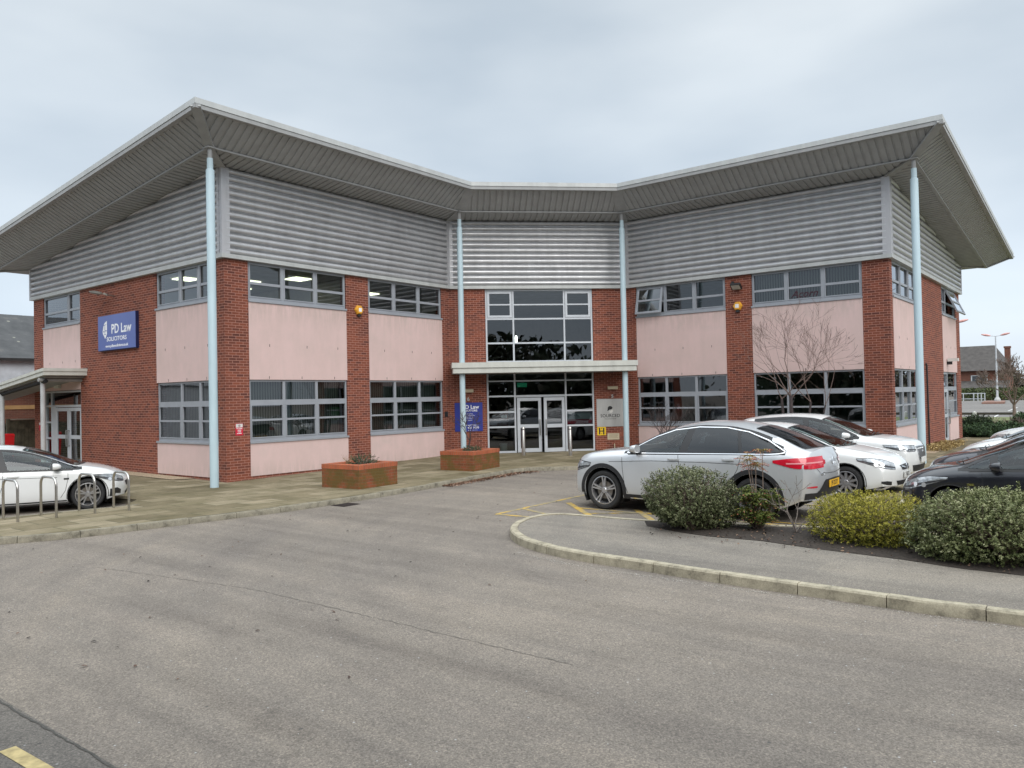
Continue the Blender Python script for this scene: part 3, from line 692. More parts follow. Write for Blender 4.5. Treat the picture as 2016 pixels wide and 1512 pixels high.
def part_(x0, y0, x1, y1, z0, z1):
    d = V(x1 - x0, y1 - y0, 0); L_ = d.length; d.normalize(); mb.boxf(V(x0, y0, 0), d, V(-d.y, d.x, 0), ZV, 0, L_, 0, .1, z0, z1)
for z0, z1 in ((.03, 2.97), (3.31, 6.09)):
    part_(uA + .4, vA + 6, uC + 4, vA + 6, z0, z1); part_(uC + 6, vD + .5, uC + 6, vA + 5.8, z0, z1); part_(16.69, vA + .3, 16.69, vA + 5.9, z0, z1)
    part_(uC + .3, 10.4, uC + 5.9, 10.4, z0, z1); part_(uB + .2, vA + .3, uB + 1.5, vA + 5.9, z0, z1); part_(uC + .3, vC + .3, uC + 5.9, vC + 1.2, z0, z1)
P_(mb.build('partition_wall', LINING))

# ------------------------------------------------------------------ roof: soffit + rising ribbed eave
ROOF = MB()
def off_pts(o): # plan points of the eave line at outward offset o
    r2 = math.sqrt(2); k = uB + vA - o * r2
    return dict(E=V(uA - o, vE + o, 0), A=V(uA - o, vA - o, 0), B=V(k - (vA - o), vA - o, 0), C=V(uC - o, k - (uC - o), 0), D=V(uC - o, vD - o, 0), F=V(uF + o, vD - o, 0))
OW, OF, OT = off_pts(0.0), off_pts(.94), off_pts(1.84)
ZF, ZTP = 8.75, 9.40
def zz(p, base, side):
    if side == 'EL': return base - SL * (p.y - OX['A'].y)
    if side == 'ER': return base - SL * (p.x - OX['D'].x)
    return base
segs = [('EL', 'E', 'A'), ('LW', 'A', 'B'), ('CH', 'B', 'C'), ('RW', 'C', 'D'), ('ER', 'D', 'F')]
def P3(tab, key, side, base):
    p = tab[key].copy()
    if side == 'EL': p.z = base - SL * (p.y - tab['A'].y)
    elif side == 'ER': p.z = base - SL * (p.x - tab['D'].x)
    else: p.z = base
    return p
def ribsheet(side, a, b, T0, z0, T1, z1, pitch=.215, name='soffit', m=SOFF, cut=.0, trim=.02):
    A0, B0, A1, B1 = P3(T0, a, side, z0), P3(T0, b, side, z0), P3(T1, a, side, z1), P3(T1, b, side, z1)
    e_ = (B0 - A0).normalized(); f = (A1 - A0); f = f - e_ * f.dot(e_); T = f.length; f.normalize()
    nn = e_.cross(f)
    if nn.z > 0: nn = -nn
    L_ = (B0 - A0).length; mb = MB(); prof = []; s_ = -3.0
    while s_ < L_ + 3:
        prof += [(s_, .0), (s_ + .142, .0), (s_ + .154, -.026), (s_ + pitch - .012, -.026)]; s_ += pitch
    rows = [[A0 + e_ * s_ + f * t_ + nn * d for s_, d in prof] for t_ in (trim, T - trim - cut)]
    mb.grid(rows); o = mb.build(name, m)
    bm = bmesh.new(); bm.from_mesh(o.data)
    mid = (A0 + B0 + A1 + B1) / 4
    for p, q in ((A0, A1), (B0, B1)):
        h = V(q.x - p.x, q.y - p.y, 0); no_ = V(-h.y, h.x, 0).normalized()
        if (mid - p).dot(no_) > 0: no_ = -no_
        bmesh.ops.bisect_plane(bm, geom=bm.verts[:] + bm.edges[:] + bm.faces[:], plane_co=p, plane_no=no_, clear_outer=True)
    bm.to_mesh(o.data); bm.free(); return P_(o)
def beam(p, q, wd, th, name='roof_trim', m=SOFFD, up_=0, dn=None):
    e_ = (q - p).normalized(); sd_ = e_.cross(ZV).normalized(); nn = sd_.cross(e_)
    mb = MB(); mb.boxf(p, e_, sd_, nn, -.01, (q - p).length + .01, -wd / 2, wd / 2, up_ - th, up_); return P_(mb.build(name, m))
for side, a, b in segs:
    ribsheet(side, a, b, OW, ZT, OF, ZF, name='soffit'); ribsheet(side, a, b, OF, ZF, OT, ZTP, name='eave_sheet', cut=.06)
    p, q = P3(OF, a, side, ZF), P3(OF, b, side, ZF); beam(p, q, .09, .045, up_=.004)
    p, q = P3(OT, a, side, ZTP), P3(OT, b, side, ZTP)
    h = (q - p).normalized(); inn = V(-h.y, h.x, 0) ; mid = V(26, 22, 0)
    if (mid - p).dot(inn) < 0: inn = -inn
    # band under the edge and pale edge trim
    mb = MB(); mb.boxf(p, h, inn, ZV, -.02, (q - p).length + .02, .004, .14, -.10, .0); P_(mb.build('eave_band', SOFFD))
    mb = MB()
    mb.boxf(p, h, inn, ZV, -.012, (q - p).length + .012, -.012, .05, .01, .15); P_(mb.build('roof_edge_trim', TRIMW))
# far return eaves, so the roof is complete from the side
for tabs in (('F', V(0, 1, 0)), ('E', V(1, 0, 0))):
    k, d = tabs; side = 'ER' if k == 'F' else 'EL'
    w0, f0, t0 = P3(OW, k, side, ZT), P3(OF, k, side, ZF), P3(OT, k, side, ZTP)
    mb = MB(); L_ = 26 
    for p, q in ((w0, f0), (f0, t0)): mb.face([p, q, q + d * L_, p + d * L_])
    o = mb.build('soffit', SOFF); P_(o)
    mb = MB(); n_ = V(-d.y, -d.x, 0) if k == 'F' else V(0, -1, 0)
    mb.boxf(t0, d, n_ if k == 'E' else V(-1, 0, 0), ZV, 0, L_, 0, .05, -.005, .165); P_(mb.build('roof_edge_trim', TRIMW))
for k, sides in (('A', 'LW'), ('B', 'LW'), ('C', 'RW'), ('D', 'RW')):
    w0, f0, t0 = P3(OW, k, sides, ZT), P3(OF, k, sides, ZF), P3(OT, k, sides, ZTP)
    beam(w0, f0, .26 if k in 'BC' else .2, .05, 'hip_trim'); beam(f0, t0 + (f0 - t0).normalized() * .06, .36 if k in 'BC' else .24, .05, 'hip_trim')
for k, side in (('E', 'EL'), ('F', 'ER')):
    w0, f0, t0 = P3(OW, k, side, ZT), P3(OF, k, side, ZF), P3(OT, k, side, ZTP)
    beam(w0, f0, .12, .04, 'hip_trim'); beam(f0, t0, .12, .04, 'hip_trim')
zt2 = ZTP + .15
def rt_(p, side): q = p.copy(); return q
TA, TB, TC, TD = [V(OT[k].x, OT[k].y, zt2) for k in 'ABCD']
TE = P3(OT, 'E', 'EL', zt2); TF = P3(OT, 'F', 'ER', zt2)
Mid = V((TB.x + TC.x) / 2, (TB.y + TC.y) / 2, zt2); Far = V(uF + 1.84, vE + 1.84, 8.0)
mb = MB()
for a, b, c in ((TA, TB, TE), (TB, Mid, Far), (TB, Far, TE), (Mid, TC, Far), (TC, TF, Far), (TC, TD, TF)): mb.face([a, b, c])
P_(mb.build('roof_covering', mat('grey_roof_sheet', (.3, .3, .3), .6)))

# columns under the eave
def column(x, y, z0, z1, r=.105, n=8):
    mb = MB(); mb.lathe([(0, z0 - .05), (r, z0 - .05), (r, z1 - .62), (r * .97, z1 - .6), (r * .72, z1 - .58), (r * .72, z1 - .3)], n, O=V(x, y, 0))
    o = P_(mb.build('column', BLUECOL, smooth=True, ang=25 if n > 8 else 60))
    mb = MB(); mb.lathe([(.06, z1 - .32), (.06, z1 + .02)], 8, O=V(x, y, 0)); mb.box(x - .13, x + .13, y - .13, y + .13, z1 - .05, z1 - .02); sub(mb.build('column_head', SOFFD, smooth=True), o)
column(11.06, 18.50, -.06, ZF, .108, 16); column(20.60, 18.47, .03, ZF, .10, 16); column(24.76, 14.32, .04, ZF, .10, 16); column(24.79, 4.72, -.02, ZF, .108, 16)

# entrance canopy
CAN = empty('entrance_canopy', tuple(CH.P(3.3, 1.3, 3.0)), 0, None, None); 
CAN.parent = BLD; CAN.matrix_parent_inverse = Matrix.Translation(-BLD.location)
CAN.name = 'entrance_canopy'
def inC(o, par): 
    o.parent = par; o.matrix_parent_inverse = Matrix.Translation(-Vector(par.location)); return o
mb = MB(); CH.box(mb, .02, 6.66, 3.185, 3.37, -.0, 1.28); CH.box(mb, .06, 6.62, 3.0, 3.18, .02, 1.24)
inC(mb.build('fascia', CANOPY), CAN)
mb = MB(); CH.box(mb, .12, 6.56, 2.99, 3.0, .02, 1.18); inC(mb.build('soffit', SOFF), CAN)

# small side canopy at the left end door
SC = empty('side_canopy', (11.2, 28, 3.2)); SC.parent = BLD; SC.matrix_parent_inverse = Matrix.Translation(-BLD.location)
e_ = V(0, 1, -SL).normalized()
mb = MB(); mb.boxf(V(10.59, 27.8, 3.40), e_, V(1, 0, 0), ZV, 0, 7.0, 0, 1.39, -.10, 0); mb.boxf(V(10.59, 27.8, 3.28), e_, V(1, 0, 0), ZV, .03, 6.97, .03, 1.39, -.11, .02)
inC(mb.build('fascia', CANOPY), SC)
mb = MB(); mb.boxf(V(10.7, 28.0, 3.13), e_, V(1, 0, 0), ZV, 0, 6.6, .05, 1.28, -.03, .0); inC(mb.build('soffit', SOFFD), SC)
mb = MB(); mb.tube([(10.62, 28.25, 3.02), (11.98, 28.25, 3.02)], .065, 10); inC(mb.build('beam', SOFFD, smooth=True), SC)
mb = MB(); mb.tube([(10.80, 28.1, 2.98), (10.80, 34.4, 2.36)], .065, 10); inC(mb.build('beam', DARK, smooth=True), SC)
for y, z1 in ((28.37, 3.0), (31.92, 2.62)):
    mb = MB(); mb.tube([(10.80, y, 0), (10.80, y, z1)], .075, 14); inC(mb.build('post', mat('grey_canopy_post', (.42, .43, .44), .5), smooth=True), SC)

# drain pipe on the right end wall
mb = MB(); mb.tube([ER.P(4.94, .03, 3.02), ER.P(4.96, .05, 2.95), ER.P(5.05, .05, .0)], .028, 8); tag(P_(mb.build('waste_pipe', BLACKP, smooth=True)))
mb = MB(); LW.box(mb, 8.79, 8.80, .1, ZC - .03, 0, .003); CH.box(mb, .25, .26, .1, ZC - .03, 0, .003); P_(mb.build('movement_joint', mat('joint_sealant', (.30, .15, .12), .8)))
mb = MB(); LW.box(mb, 8.70, 8.84, 1.48, 1.66, 0, .03); P_(mb.build('door_entry_panel', BLACKP))
EMIT = mat('lit_ceiling_panel', (.9, .88, .75), .5, emit=(1, .93, .68), estr=3.2)
for i, (x, y) in enumerate([(14.8, 22.6), (13.3, 21.2), (15.6, 21.0), (18.2, 21.3), (19.6, 22.2), (13.1, 23.4), (15.5, 24.2), (19.8, 24.0)]):
    mb = MB(); mb.box(x - .3, x + .3, y - .3, y + .3, 6.06, 6.09)
    o = mb.build('ceiling_light', EMIT); tag(o, 'square ceiling light panel lit behind the upper windows of the left wing', 'ceiling light', 'lit ceiling panels behind the upper left windows')
for x, y in ((23.9, 18.6),):
    mb = MB(); mb.lathe([(0, -.16), (.03, -.16), (.05, -.1), (.05, .1), (.03, .16), (0, .16)], 12, O=V(x, y, 4.35)); tag(mb.build('wall_lamp', mat('lit_wall_lamp', (.9, .88, .8), .5, emit=(1, .95, .85), estr=5), smooth=True), 'slim oval lamp glowing inside the glazing above the entrance', 'lamp')
mb = MB(); mb.box(23.05, 23.6, 17.9, 17.94, 2.5, 2.66); tag(mb.build('exit_sign', mat('green_exit_sign', (.02, .3, .12), .5, emit=(.05, .6, .3), estr=.12)), 'small green exit sign hanging inside above the entrance doors', 'sign')
mb = MB(); mb.box(26.15, 27.9, vD + .5, vD + .56, .9, 1.75); tag(mb.build('green_board', mat('green_board', (.03, .26, .08), .6, emit=(.02, .3, .07), estr=.35)), 'green board with an added glow standing inside the ground floor window right of the corner pier', 'board')  # plain board, no lamp: a green glow is added in its material
#@@PART3

# ------------------------------------------------------------------ signs and fittings on the walls
def board(name, w, s0, s1, z0, z1, th, m, label, cat='sign', o0=.0, edge=None):
    r = empty(name, tuple(w.P((s0 + s1) / 2, o0, z0)), 0, label, cat)
    mb = MB(); w.box(mb, s0, s1, z0, z1, o0, o0 + th)
    o = mb.build('panel', m); o.parent = r; o.matrix_parent_inverse = Matrix.Translation(-Vector(r.location))
    return r
def addp(r, o): o.parent = r; o.matrix_parent_inverse = Matrix.Translation(-Vector(r.location)); return o
def txt(r, w, s_, z, o, body, size, m, name='lettering', bold=0, xs=1.0, align='CENTER'):
    t = bezier_text(body, size, name, m, r, wall_mtx(w, s_, o, z) @ (Matrix.Identity(4) if body != 'Acorn' or size < .2 else Matrix(((1, .35, 0, 0), (0, 1, 0, 0), (0, 0, 1, 0), (0, 0, 0, 1)))), .002, align, bold, xs)
    t.matrix_parent_inverse = Matrix.Translation(-Vector(r.location)); return t
def polyplate(r, w, pts, cs, cz, o, m, name, th=.003, sx=1):
    """flat shape on a wall; pts in metres right/up as read"""
    X = wall_mtx(w, cs, o, cz); mb = MB()
    mb.face([X @ V(x * sx, y, th) for x, y in pts]); mb.face([X @ V(x * sx, y, 0) for x, y in reversed(pts)])
    n = len(pts)
    for i in range(n):
        a, b = pts[i], pts[(i + 1) % n]; mb.face([X @ V(a[0] * sx, a[1], 0), X @ V(b[0] * sx, b[1], 0), X @ V(b[0] * sx, b[1], th), X @ V(a[0] * sx, a[1], th)])
    return addp(r, mb.build(name, m))
BLUE1 = mat('blue_sign_face', (.115, .16, .42), .35, 0, .1, .8)
BLUE2 = mat('royal_blue_sign_face', (.02, .035, .26), .4, 0, .05)
NAVY = mat('navy_sign_edge', (.006, .01, .06), .5)
def c_of(v): return vE - v
s0, s1 = c_of(26.73), c_of(24.2); sc = (s0 + s1) / 2
r = board('company_sign', EL, s0, s1, 3.91, 5.06, .10, NAVY, 'large blue solicitors sign with white shield logo high on the left brick wall')
mb = MB(); EL.box(mb, s0 + .005, s1 - .005, 3.93, 5.055, .10, .112); addp(r, mb.build('sign_face', BLUE1))
txt(r, EL, sc + .33, 4.58, .112, 'PD Law', .42, WINK, bold=.008, xs=1.0)
txt(r, EL, sc + .02, 4.27, .112, 'SOLICITORS', .19, WINK, bold=.003, xs=1.30)
txt(r, EL, sc + .02, 4.05, .112, 'www.pdlawsolicitors.co.uk', .125, WINK, bold=.003, xs=1.12)
shield = [(-.17, -.02), (-.12, .14), (-.04, .25), (.06, .30), (.13, .32), (.13, -.10), (.08, -.17), (.0, -.26), (-.07, -.17), (-.14, -.11)]
polyplate(r, EL, shield, sc - .76, 4.56, .112, WINK, 'shield_logo')
for pts in ([(-.008, -.13), (.008, -.13), (.008, .16), (-.008, .16)], [(-.09, .15), (.09, .18), (.09, .195), (-.09, .165)], [(-.12, -.02), (-.04, -.02), (-.06, -.06), (-.10, -.06)], [(.03, .0), (.11, .0), (.09, -.04), (.05, -.04)], [(-.06, -.145), (.07, -.145), (.07, -.13), (-.06, -.13)]):
    polyplate(r, EL, pts, sc - .76, 4.58, .116, BLUE1, 'scales_mark')
# board left of the entrance
r = board('company_board', CH, .14, 1.15, .92, 1.965, .03, BLUE2, 'royal blue solicitors board with white lettering left of the entrance, behind the column')
txt(r, CH, .72, 1.80, .031, 'PD Law', .19, WINK, bold=.004)
txt(r, CH, .66, 1.67, .031, 'SOLICITORS', .10, WINK, bold=.002, xs=1.1)
for i, (b_, z) in enumerate([('Conveyancing', 1.56), ('Wills, Trusts & Probate', 1.50), ('Family & Divorce', 1.44), ('Personal Injury', 1.38), ('Employment', 1.32)]):
    txt(r, CH, .66, z, .031, b_, .045, WINK)
txt(r, CH, .70, 1.145, .031, '& Network Solicitors', .062, WINK, bold=.001); txt(r, CH, .80, 1.05, .031, '420 1070', .10, WINK, bold=.002, xs=1.1); txt(r, CH, .78, .965, .031, 'pdlawsolicitors.co.uk', .04, WINK)
txtm = mat('grey_metal_number', (.42, .40, .38), .4, .3)
r = empty('door_number', tuple(CH.P(.64, 0, 2.0)), 0, 'grey metal number 6 on the brick above the royal blue board', 'number'); txt(r, CH, .64, 2.09, .012, '6', .19, txtm, 'numeral', bold=.006)
r = empty('door_number', tuple(CH.P(6.01, 0, 2.0)), 0, 'grey metal number 5 on the brick above the silver board', 'number'); txt(r, CH, 6.01, 2.085, .012, '5', .17, txtm, 'numeral', bold=.006)
SIL = streaky('silver_sign_face', (.50, .50, .49), .35, .5, .85)
r = board('company_board', CH, 5.40, 6.415, .965, 1.995, .025, SIL, 'square silver board with black lettering and a swirl logo right of the entrance')
txt(r, CH, 5.91, 1.365, .026, 'SOURCED', .165, INK, bold=.001, xs=1.0); txt(r, CH, 5.91, 1.25, .026, 'MANAGEMENT GROUP', .042, INK)
def arc(cx, cy, rr, a0, a1, n=10): return [(cx + rr * math.cos(R_(a0 + (a1 - a0) * k / n)), cy + rr * math.sin(R_(a0 + (a1 - a0) * k / n))) for k in range(n + 1)]
polyplate(r, CH, arc(.01, .035, .095, 10, 200) + [(-.10, -.02), (-.085, -.06), (-.02, -.01), (.06, .005)], 5.90, 1.60, .026, INK, 'swirl_logo')
polyplate(r, CH, arc(.02, -.04, .075, -160, 40) + [(.04, .0), (.01, -.035), (-.03, -.055)], 5.92, 1.585, .026, mat('pale_swirl', (.62, .61, .58), .5), 'swirl_logo')
r = board('hydrant_sign', CH, 5.41, 5.735, .65, .96, .012, mat('hydrant_yellow', (.78, .50, .01), .5), 'yellow hydrant sign with a black H below the silver board')
for a, b, c, d in ((-.105, -.055, -.125, .12), (.055, .105, -.125, .12), (-.055, .055, -.018, .018)): polyplate(r, CH, [(a, c), (b, c), (b, d), (a, d)], 5.572, .805, .012, INK, 'letter_bar')
txt(r, CH, 5.572, .895, .013, '80', .06, INK, 'numeral'); txt(r, CH, 5.572, .715, .013, '37', .06, INK, 'numeral')
CREAM = mat('cream_plate', (.55, .47, .33), .6)
r = board('plaque', CH, 5.79, 6.24, .48, .715, .02, CREAM, 'cream plaque low on the brick beside the yellow hydrant sign')
mb = MB()
for k in range(4): CH.box(mb, 5.84, 6.19 - .03 * (k % 2), .54 + k * .036, .55 + k * .036, .02, .0215)
addp(r, mb.build('text_line', mat('faint_plaque_text', (.30, .25, .17), .7)))
mb = MB(); CH.box(mb, .50, .83, 2.34, 2.45, .0, .09); tag(mb.build('soffit_vent', CREAM), 'cream vent box on the brick left of the entrance, above the number 6', 'vent')
mb = MB(); CH.box(mb, 5.83, 6.21, 2.35, 2.46, .0, .09); tag(mb.build('soffit_vent', CREAM), 'cream vent box on the brick right of the entrance, above the number 5', 'vent')
mb = MB(); mb.tube([CH.P(6.04, .06, .03), CH.P(6.04, .06, .33)], .022, 8); tag(mb.build('pipe_stub', CREAM, smooth=True), 'short cream pipe sticking up at the foot of the brick below the plaque', 'pipe')
REDS = mat('red_notice', (.55, .01, .04), .5)
r = board('warning_notice', LW, .285, .515, 1.225, 1.555, .006, REDS, 'small red and white warning notice on the brick corner pier')
mb = MB(); LW.box(mb, .295, .505, 1.445, 1.545, .006, .009); addp(r, mb.build('white_header', WPL))
polyplate(r, LW, arc(0, 0, .035, 0, 360, 14)[:-1], .40, 1.495, .010, mat('notice_grey', (.4, .3, .32), .6), 'round_symbol')
for k, (t_, z_) in enumerate([('No smoking', 1.415), ('vehicles', 1.37), ('Strictly', 1.325), ('prohibited', 1.28)]): txt(r, LW, .40, z_, .008, t_, .036, WINK, bold=.001)
r = board('warning_notice', EL, .40, .60, 1.25, 1.56, .006, REDS, 'small red and white warning notice on the far left brick pier')
mb = MB(); EL.box(mb, .41, .59, 1.46, 1.55, .006, .009); addp(r, mb.build('white_header', WPL))
AMB = mat('amber_alarm_case', (.75, .36, .03), .35, 0, .05, coat=.5)
def alarm(w, s_, z, label):
    r = empty('alarm_box', tuple(w.P(s_, 0, z)), 0, label, 'alarm', 'hexagonal alarm boxes on the brick piers')
    X = wall_mtx(w, s_, 0, z); mb = MB(); rows = []
    for rad, h in ((.17, 0), (.17, .05), (.13, .10), (.0, .10)): rows.append([X @ V(rad * math.cos(R_(60 * k)), rad * math.sin(R_(60 * k)) * .95, h) for k in range(6)])
    mb.grid(rows, True); addp(r, mb.build('case', AMB))
    polyplate(r, w, [(-.06, -.06), (.06, -.06), (.06, .06), (-.06, .06)], s_, z, .10, WINK, 'front_label', .004)
    mb = MB(); w.box(mb, s_ - .06, s_ + .06, z - .21, z - .14, 0, .07); addp(r, mb.build('strobe', BLACKP))
alarm(LW, 4.75, 5.03, 'amber hexagonal alarm box on the brick pier between the left wing windows'); alarm(RW, 4.31, 5.07, 'amber hexagonal alarm box below the floodlight on the right wing pier')
r = empty('floodlight', tuple(RW.P(4.33, 0, 5.68)), 0, 'black square floodlight above the amber alarm box on the right wing pier', 'floodlight')
mb = MB(); Fx = (RW.n * .6 - ZV * .8).normalized(); Fy = RW.n * .8 + ZV * .6
mb.boxf(RW.P(4.34, .20, 5.72), RW.d, Fx, Fy.normalized(), -.17, .17, -.04, .04, -.13, .13); addp(r, mb.build('housing', BLACKP))
mb = MB(); mb.boxf(RW.P(4.34, .20, 5.72), RW.d, Fx, Fy.normalized(), -.14, .14, .04, .046, -.10, .10); addp(r, mb.build('lens', mat('floodlight_lens', (.45, .44, .38), .15)))
mb = MB(); RW.box(mb, 4.26, 4.30, 5.66, 5.84, 0, .2); RW.box(mb, 4.38, 4.42, 5.66, 5.84, 0, .2); RW.box(mb, 4.12, 4.2, 5.84, 5.92, 0, .08); addp(r, mb.build('bracket', BLACKP))
r = empty('floodlight', tuple(EL.P(6.3, 0, 5.7)), 0, 'long grey floodlight on a bracket above the large blue sign', 'floodlight')
mb = MB(); mb.tube([EL.P(6.4, .0, 5.68), EL.P(6.38, .22, 5.70), EL.P(6.32, .30, 5.74)], .03, 8); addp(r, mb.build('bracket', STEEL))
mb = MB(); rows = []
for k in range(9):
    q = k / 8; s_ = 5.62 + .75 * q; ww = (.04 + .09 * math.sin(math.pi * min(1, q * .9 + .08))); rows.append([EL.P(s_, .38 + ww * math.cos(a) * 1.2, 5.86 - .14 * q + ww * .45 * math.sin(a)) for a in [math.pi * j / 4 for j in range(8)]])
mb.grid(rows, True); mb.face(rows[0]); mb.face(rows[-1]); addp(r, mb.build('lamp_head', mat('weathered_lamp_head', (.20, .19, .17), .5), smooth=True))
r = empty('security_camera', tuple(ER.P(9.09, 0, 3.15)), 0, 'small white security camera on the end wall render of the right wing', 'camera')
mb = MB(); ER.box(mb, 8.98, 9.16, 3.18, 3.30, .05, .42); addp(r, mb.build('camera_body', WPL)); mb = MB(); ER.box(mb, 9.03, 9.09, 3.06, 3.18, 0, .2); addp(r, mb.build('bracket', BLACKP))
r = empty('window_lettering', tuple(RW.P(6.55, 0, 5.3)), 0, 'dark red script company name stuck on the upper right wing window pane', 'lettering')
txt(r, RW, 6.54, 5.28, -.068, 'Acorn', .33, mat('maroon_lettering', (.045, .012, .022), .5), bold=.004, xs=1.0)
r = empty('door_sticker', tuple(CH.P(4.7, 0, 1.3)), 0, 'white and red company banner behind the glass right of the entrance doors', 'sticker')
mb = MB(); CH.box(mb, 4.32, 5.25, 1.27, 1.55, -.20, -.19); addp(r, mb.build('banner', mat('pale_banner', (.30, .32, .33), .6)))
mb = MB(); CH.box(mb, 4.32, 5.25, 1.08, 1.265, -.20, -.19); addp(r, mb.build('red_band', mat('red_banner', (.22, .01, .03), .6)))
txt(r, CH, 4.55, 1.42, -.188, 'Acorn', .12, INK)
mb = MB(); CH.box(mb, 1.85, 2.05, 1.38, 1.47, -.12, -.118); tag(mb.build('paper_notice', WPL), 'small white notice inside the glass left of the entrance doors', 'notice')
mb = MB(); CH.box(mb, 3.55, 3.98, 1.0, 1.1, .06, .07)
mb = MB(); mb.lathe([(0, 0), (.12, 0), (.15, .3), (.13, .3), (.11, .04)], 14, O=V(*(CH.P(1.95, -.45, .12)))); tag(mb.build('waste_bin', mat('white_bin', (.5, .5, .5), .5), smooth=True), 'small pale waste bin standing inside the glass left of the entrance', 'bin')

# ------------------------------------------------------------------ street furniture
def bollard(x, y, label):
    r = empty('bollard', (x, y, .06), 0, label, 'bollard', 'steel bollards in front of the entrance')
    mb = MB(); mb.lathe([(0, -.05), (.065, -.05), (.065, .98), (.055, 1.0), (0, 1.01)], 20); o = mb.build('post', STEEL, r, smooth=True)
    mb = MB(); mb.lathe([(.067, .90), (.067, .94)], 20); mb.build('top_band', mat('dark_steel_band', (.2, .2, .2), .4, .8), r, smooth=True)
bollard(22.007, 16.897, 'brushed steel bollard in front of the left entrance door'); bollard(22.66, 15.35, 'brushed steel bollard in front of the right entrance door')
labs = ['leftmost steel hoop bicycle stand in the row, cut by the picture edge side', 'second steel hoop bicycle stand from the left beside the white car door', 'third steel hoop bicycle stand crossing the front wheel of the white car', 'rightmost steel hoop bicycle stand in front of the white car nose']
for (x, y, x2, y2), lb in zip([(5.74, 16.256, 5.733, 16.974), (6.394, 16.228, 6.383, 16.88), (7.061, 16.121, 7.05, 16.80), (7.644, 15.941, 7.655, 16.62)], labs):
    mb = MB(); P0, P1 = V(x, y, 0), V(x2, y2, 0); d = (P1 - P0).normalized(); L_ = .68; pts = [P0 + V(0, 0, -.03), P0 + V(0, 0, .60)]
    for k in range(1, 7):
        a = math.pi / 2 * k / 6; pts.append(P0 + d * (.16 - .16 * math.cos(a)) + V(0, 0, .60 + .16 * math.sin(a)))
    for k in range(0, 7):
        a = math.pi / 2 * k / 6; pts.append(P0 + d * (L_ - .16 + .16 * math.sin(a)) + V(0, 0, .60 + .16 * math.cos(a)))
    pts.append(P0 + d * L_ + V(0, 0, -.03)); mb.tube(pts, .0245, 12)
    tag(mb.build('bicycle_stand', STEEL, smooth=True), lb, 'bicycle stand', 'steel hoop bicycle stands on the left pavement')

def mossy_planter(x, y, wx, wy, h, label, z0=0, rz=0):
    r = empty('brick_planter', (x, y, z0), R_(rz), label, 'planter', 'brick planters on the pavement'); t_ = .215
    mb = MB(); X, Y = V(1, 0, 0), V(0, 1, 0); O = V(0, 0, 0)
    mb.boxf(O, X, Y, ZV, 0, wx, 0, t_, -.1, h - .11); mb.boxf(O, X, Y, ZV, 0, wx, wy - t_, wy, -.1, h - .11)
    mb.boxf(O, Y, X, ZV, t_ + .001, wy - t_ - .001, 0, t_, -.1, h - .11); mb.boxf(O, Y, X, ZV, t_ + .001, wy - t_ - .001, wx - t_, wx, -.1, h - .11)
    mb.build('planter_wall', BRICKP, r)
    mb = MB()   # soldier course cap: swap uv so bricks stand upright
    def cap(a, b, c, d):
        k = len(mb.uv); mb.boxf(O, X, Y, ZV, a, b, c, d, h - .11, h); 
        for i in range(k, len(mb.uv)): mb.uv[i] = (mb.uv[i][1] + .0, mb.uv[i][0])
    cap(-.006, wx + .006, -.006, t_); cap(-.006, wx + .006, wy - t_, wy + .006); cap(-.005, t_, t_, wy - t_); cap(wx - t_, wx + .005, t_, wy - t_)
    mb.build('planter_cap', brick_mat('cap_brick', (.46, .13, .06), (.30, .09, .05), (.30, .14, .09)), r)
    mb = MB(); mb.face([(t_, t_, h - .12), (wx - t_, t_, h - .12), (wx - t_, wy - t_, h - .12), (t_, wy - t_, h - .12)]); mb.build('soil', SOIL, r)
    return r
mossy_planter(12.44, 14.53, 1.32, 1.30, .57, 'mossy square brick planter standing in front of the left wing windows', 0, 3)
mossy_planter(17.08, 14.95, 1.5, 1.15, .57, 'mossy square brick planter nearer the entrance, in front of the column', .01, 9)

# ------------------------------------------------------------------ vegetation
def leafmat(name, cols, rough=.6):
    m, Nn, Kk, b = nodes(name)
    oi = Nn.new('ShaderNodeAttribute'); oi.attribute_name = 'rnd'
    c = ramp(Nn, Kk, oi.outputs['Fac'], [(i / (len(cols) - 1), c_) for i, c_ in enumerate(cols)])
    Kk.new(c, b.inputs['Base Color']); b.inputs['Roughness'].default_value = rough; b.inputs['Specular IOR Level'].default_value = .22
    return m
BARK = mat('grey_brown_bark', (.105, .078, .066), .9, 0, .3, 12, bmp=.6)
TWIG = mat('pale_twig', (.19, .145, .12), .85, 0, .3, 20)
TWIGD = mat('dark_twig', (.055, .042, .042), .85, 0, .3, 20)
TWIGP = mat('bleached_twig', (.20, .17, .15), .85, 0, .3, 20)
def leaves_obj(name, m, parent, gen, leaf):
    """gen: list of (pos, normal dir, size, rnd); leaf: list of 2D outline points, folded a little"""
    v = []; f = []; rn = []
    for p, d, s_, q in gen:
        a = d.orthogonal().normalized(); a = Matrix.Rotation(random.uniform(0, 6.28), 3, d) @ a; b = d.cross(a)
        i = len(v)
        for (x, y) in leaf: v.append(p + a * (x * s_) + b * (y * s_) + d * (abs(y) * .35 * s_ - x * x * .25 * s_))
        f.append(tuple(range(i, i + len(leaf)))); rn += [q]
    me = bpy.data.meshes.new(name); me.from_pydata([tuple(x) for x in v], [], f)
    at = me.attributes.new('rnd', 'FLOAT', 'FACE'); at.data.foreach_set('value', rn)
    me.materials.append(m); o = bpy.data.objects.new(name, me); COL.objects.link(o)
    if parent: o.parent = parent
    return o
LEAF = [(-.5, 0), (-.15, .22), (.25, .2), (.5, 0), (.25, -.2), (-.15, -.22)]
OVAL = [(-.5, 0), (0, .24), (.5, 0), (0, -.24)]
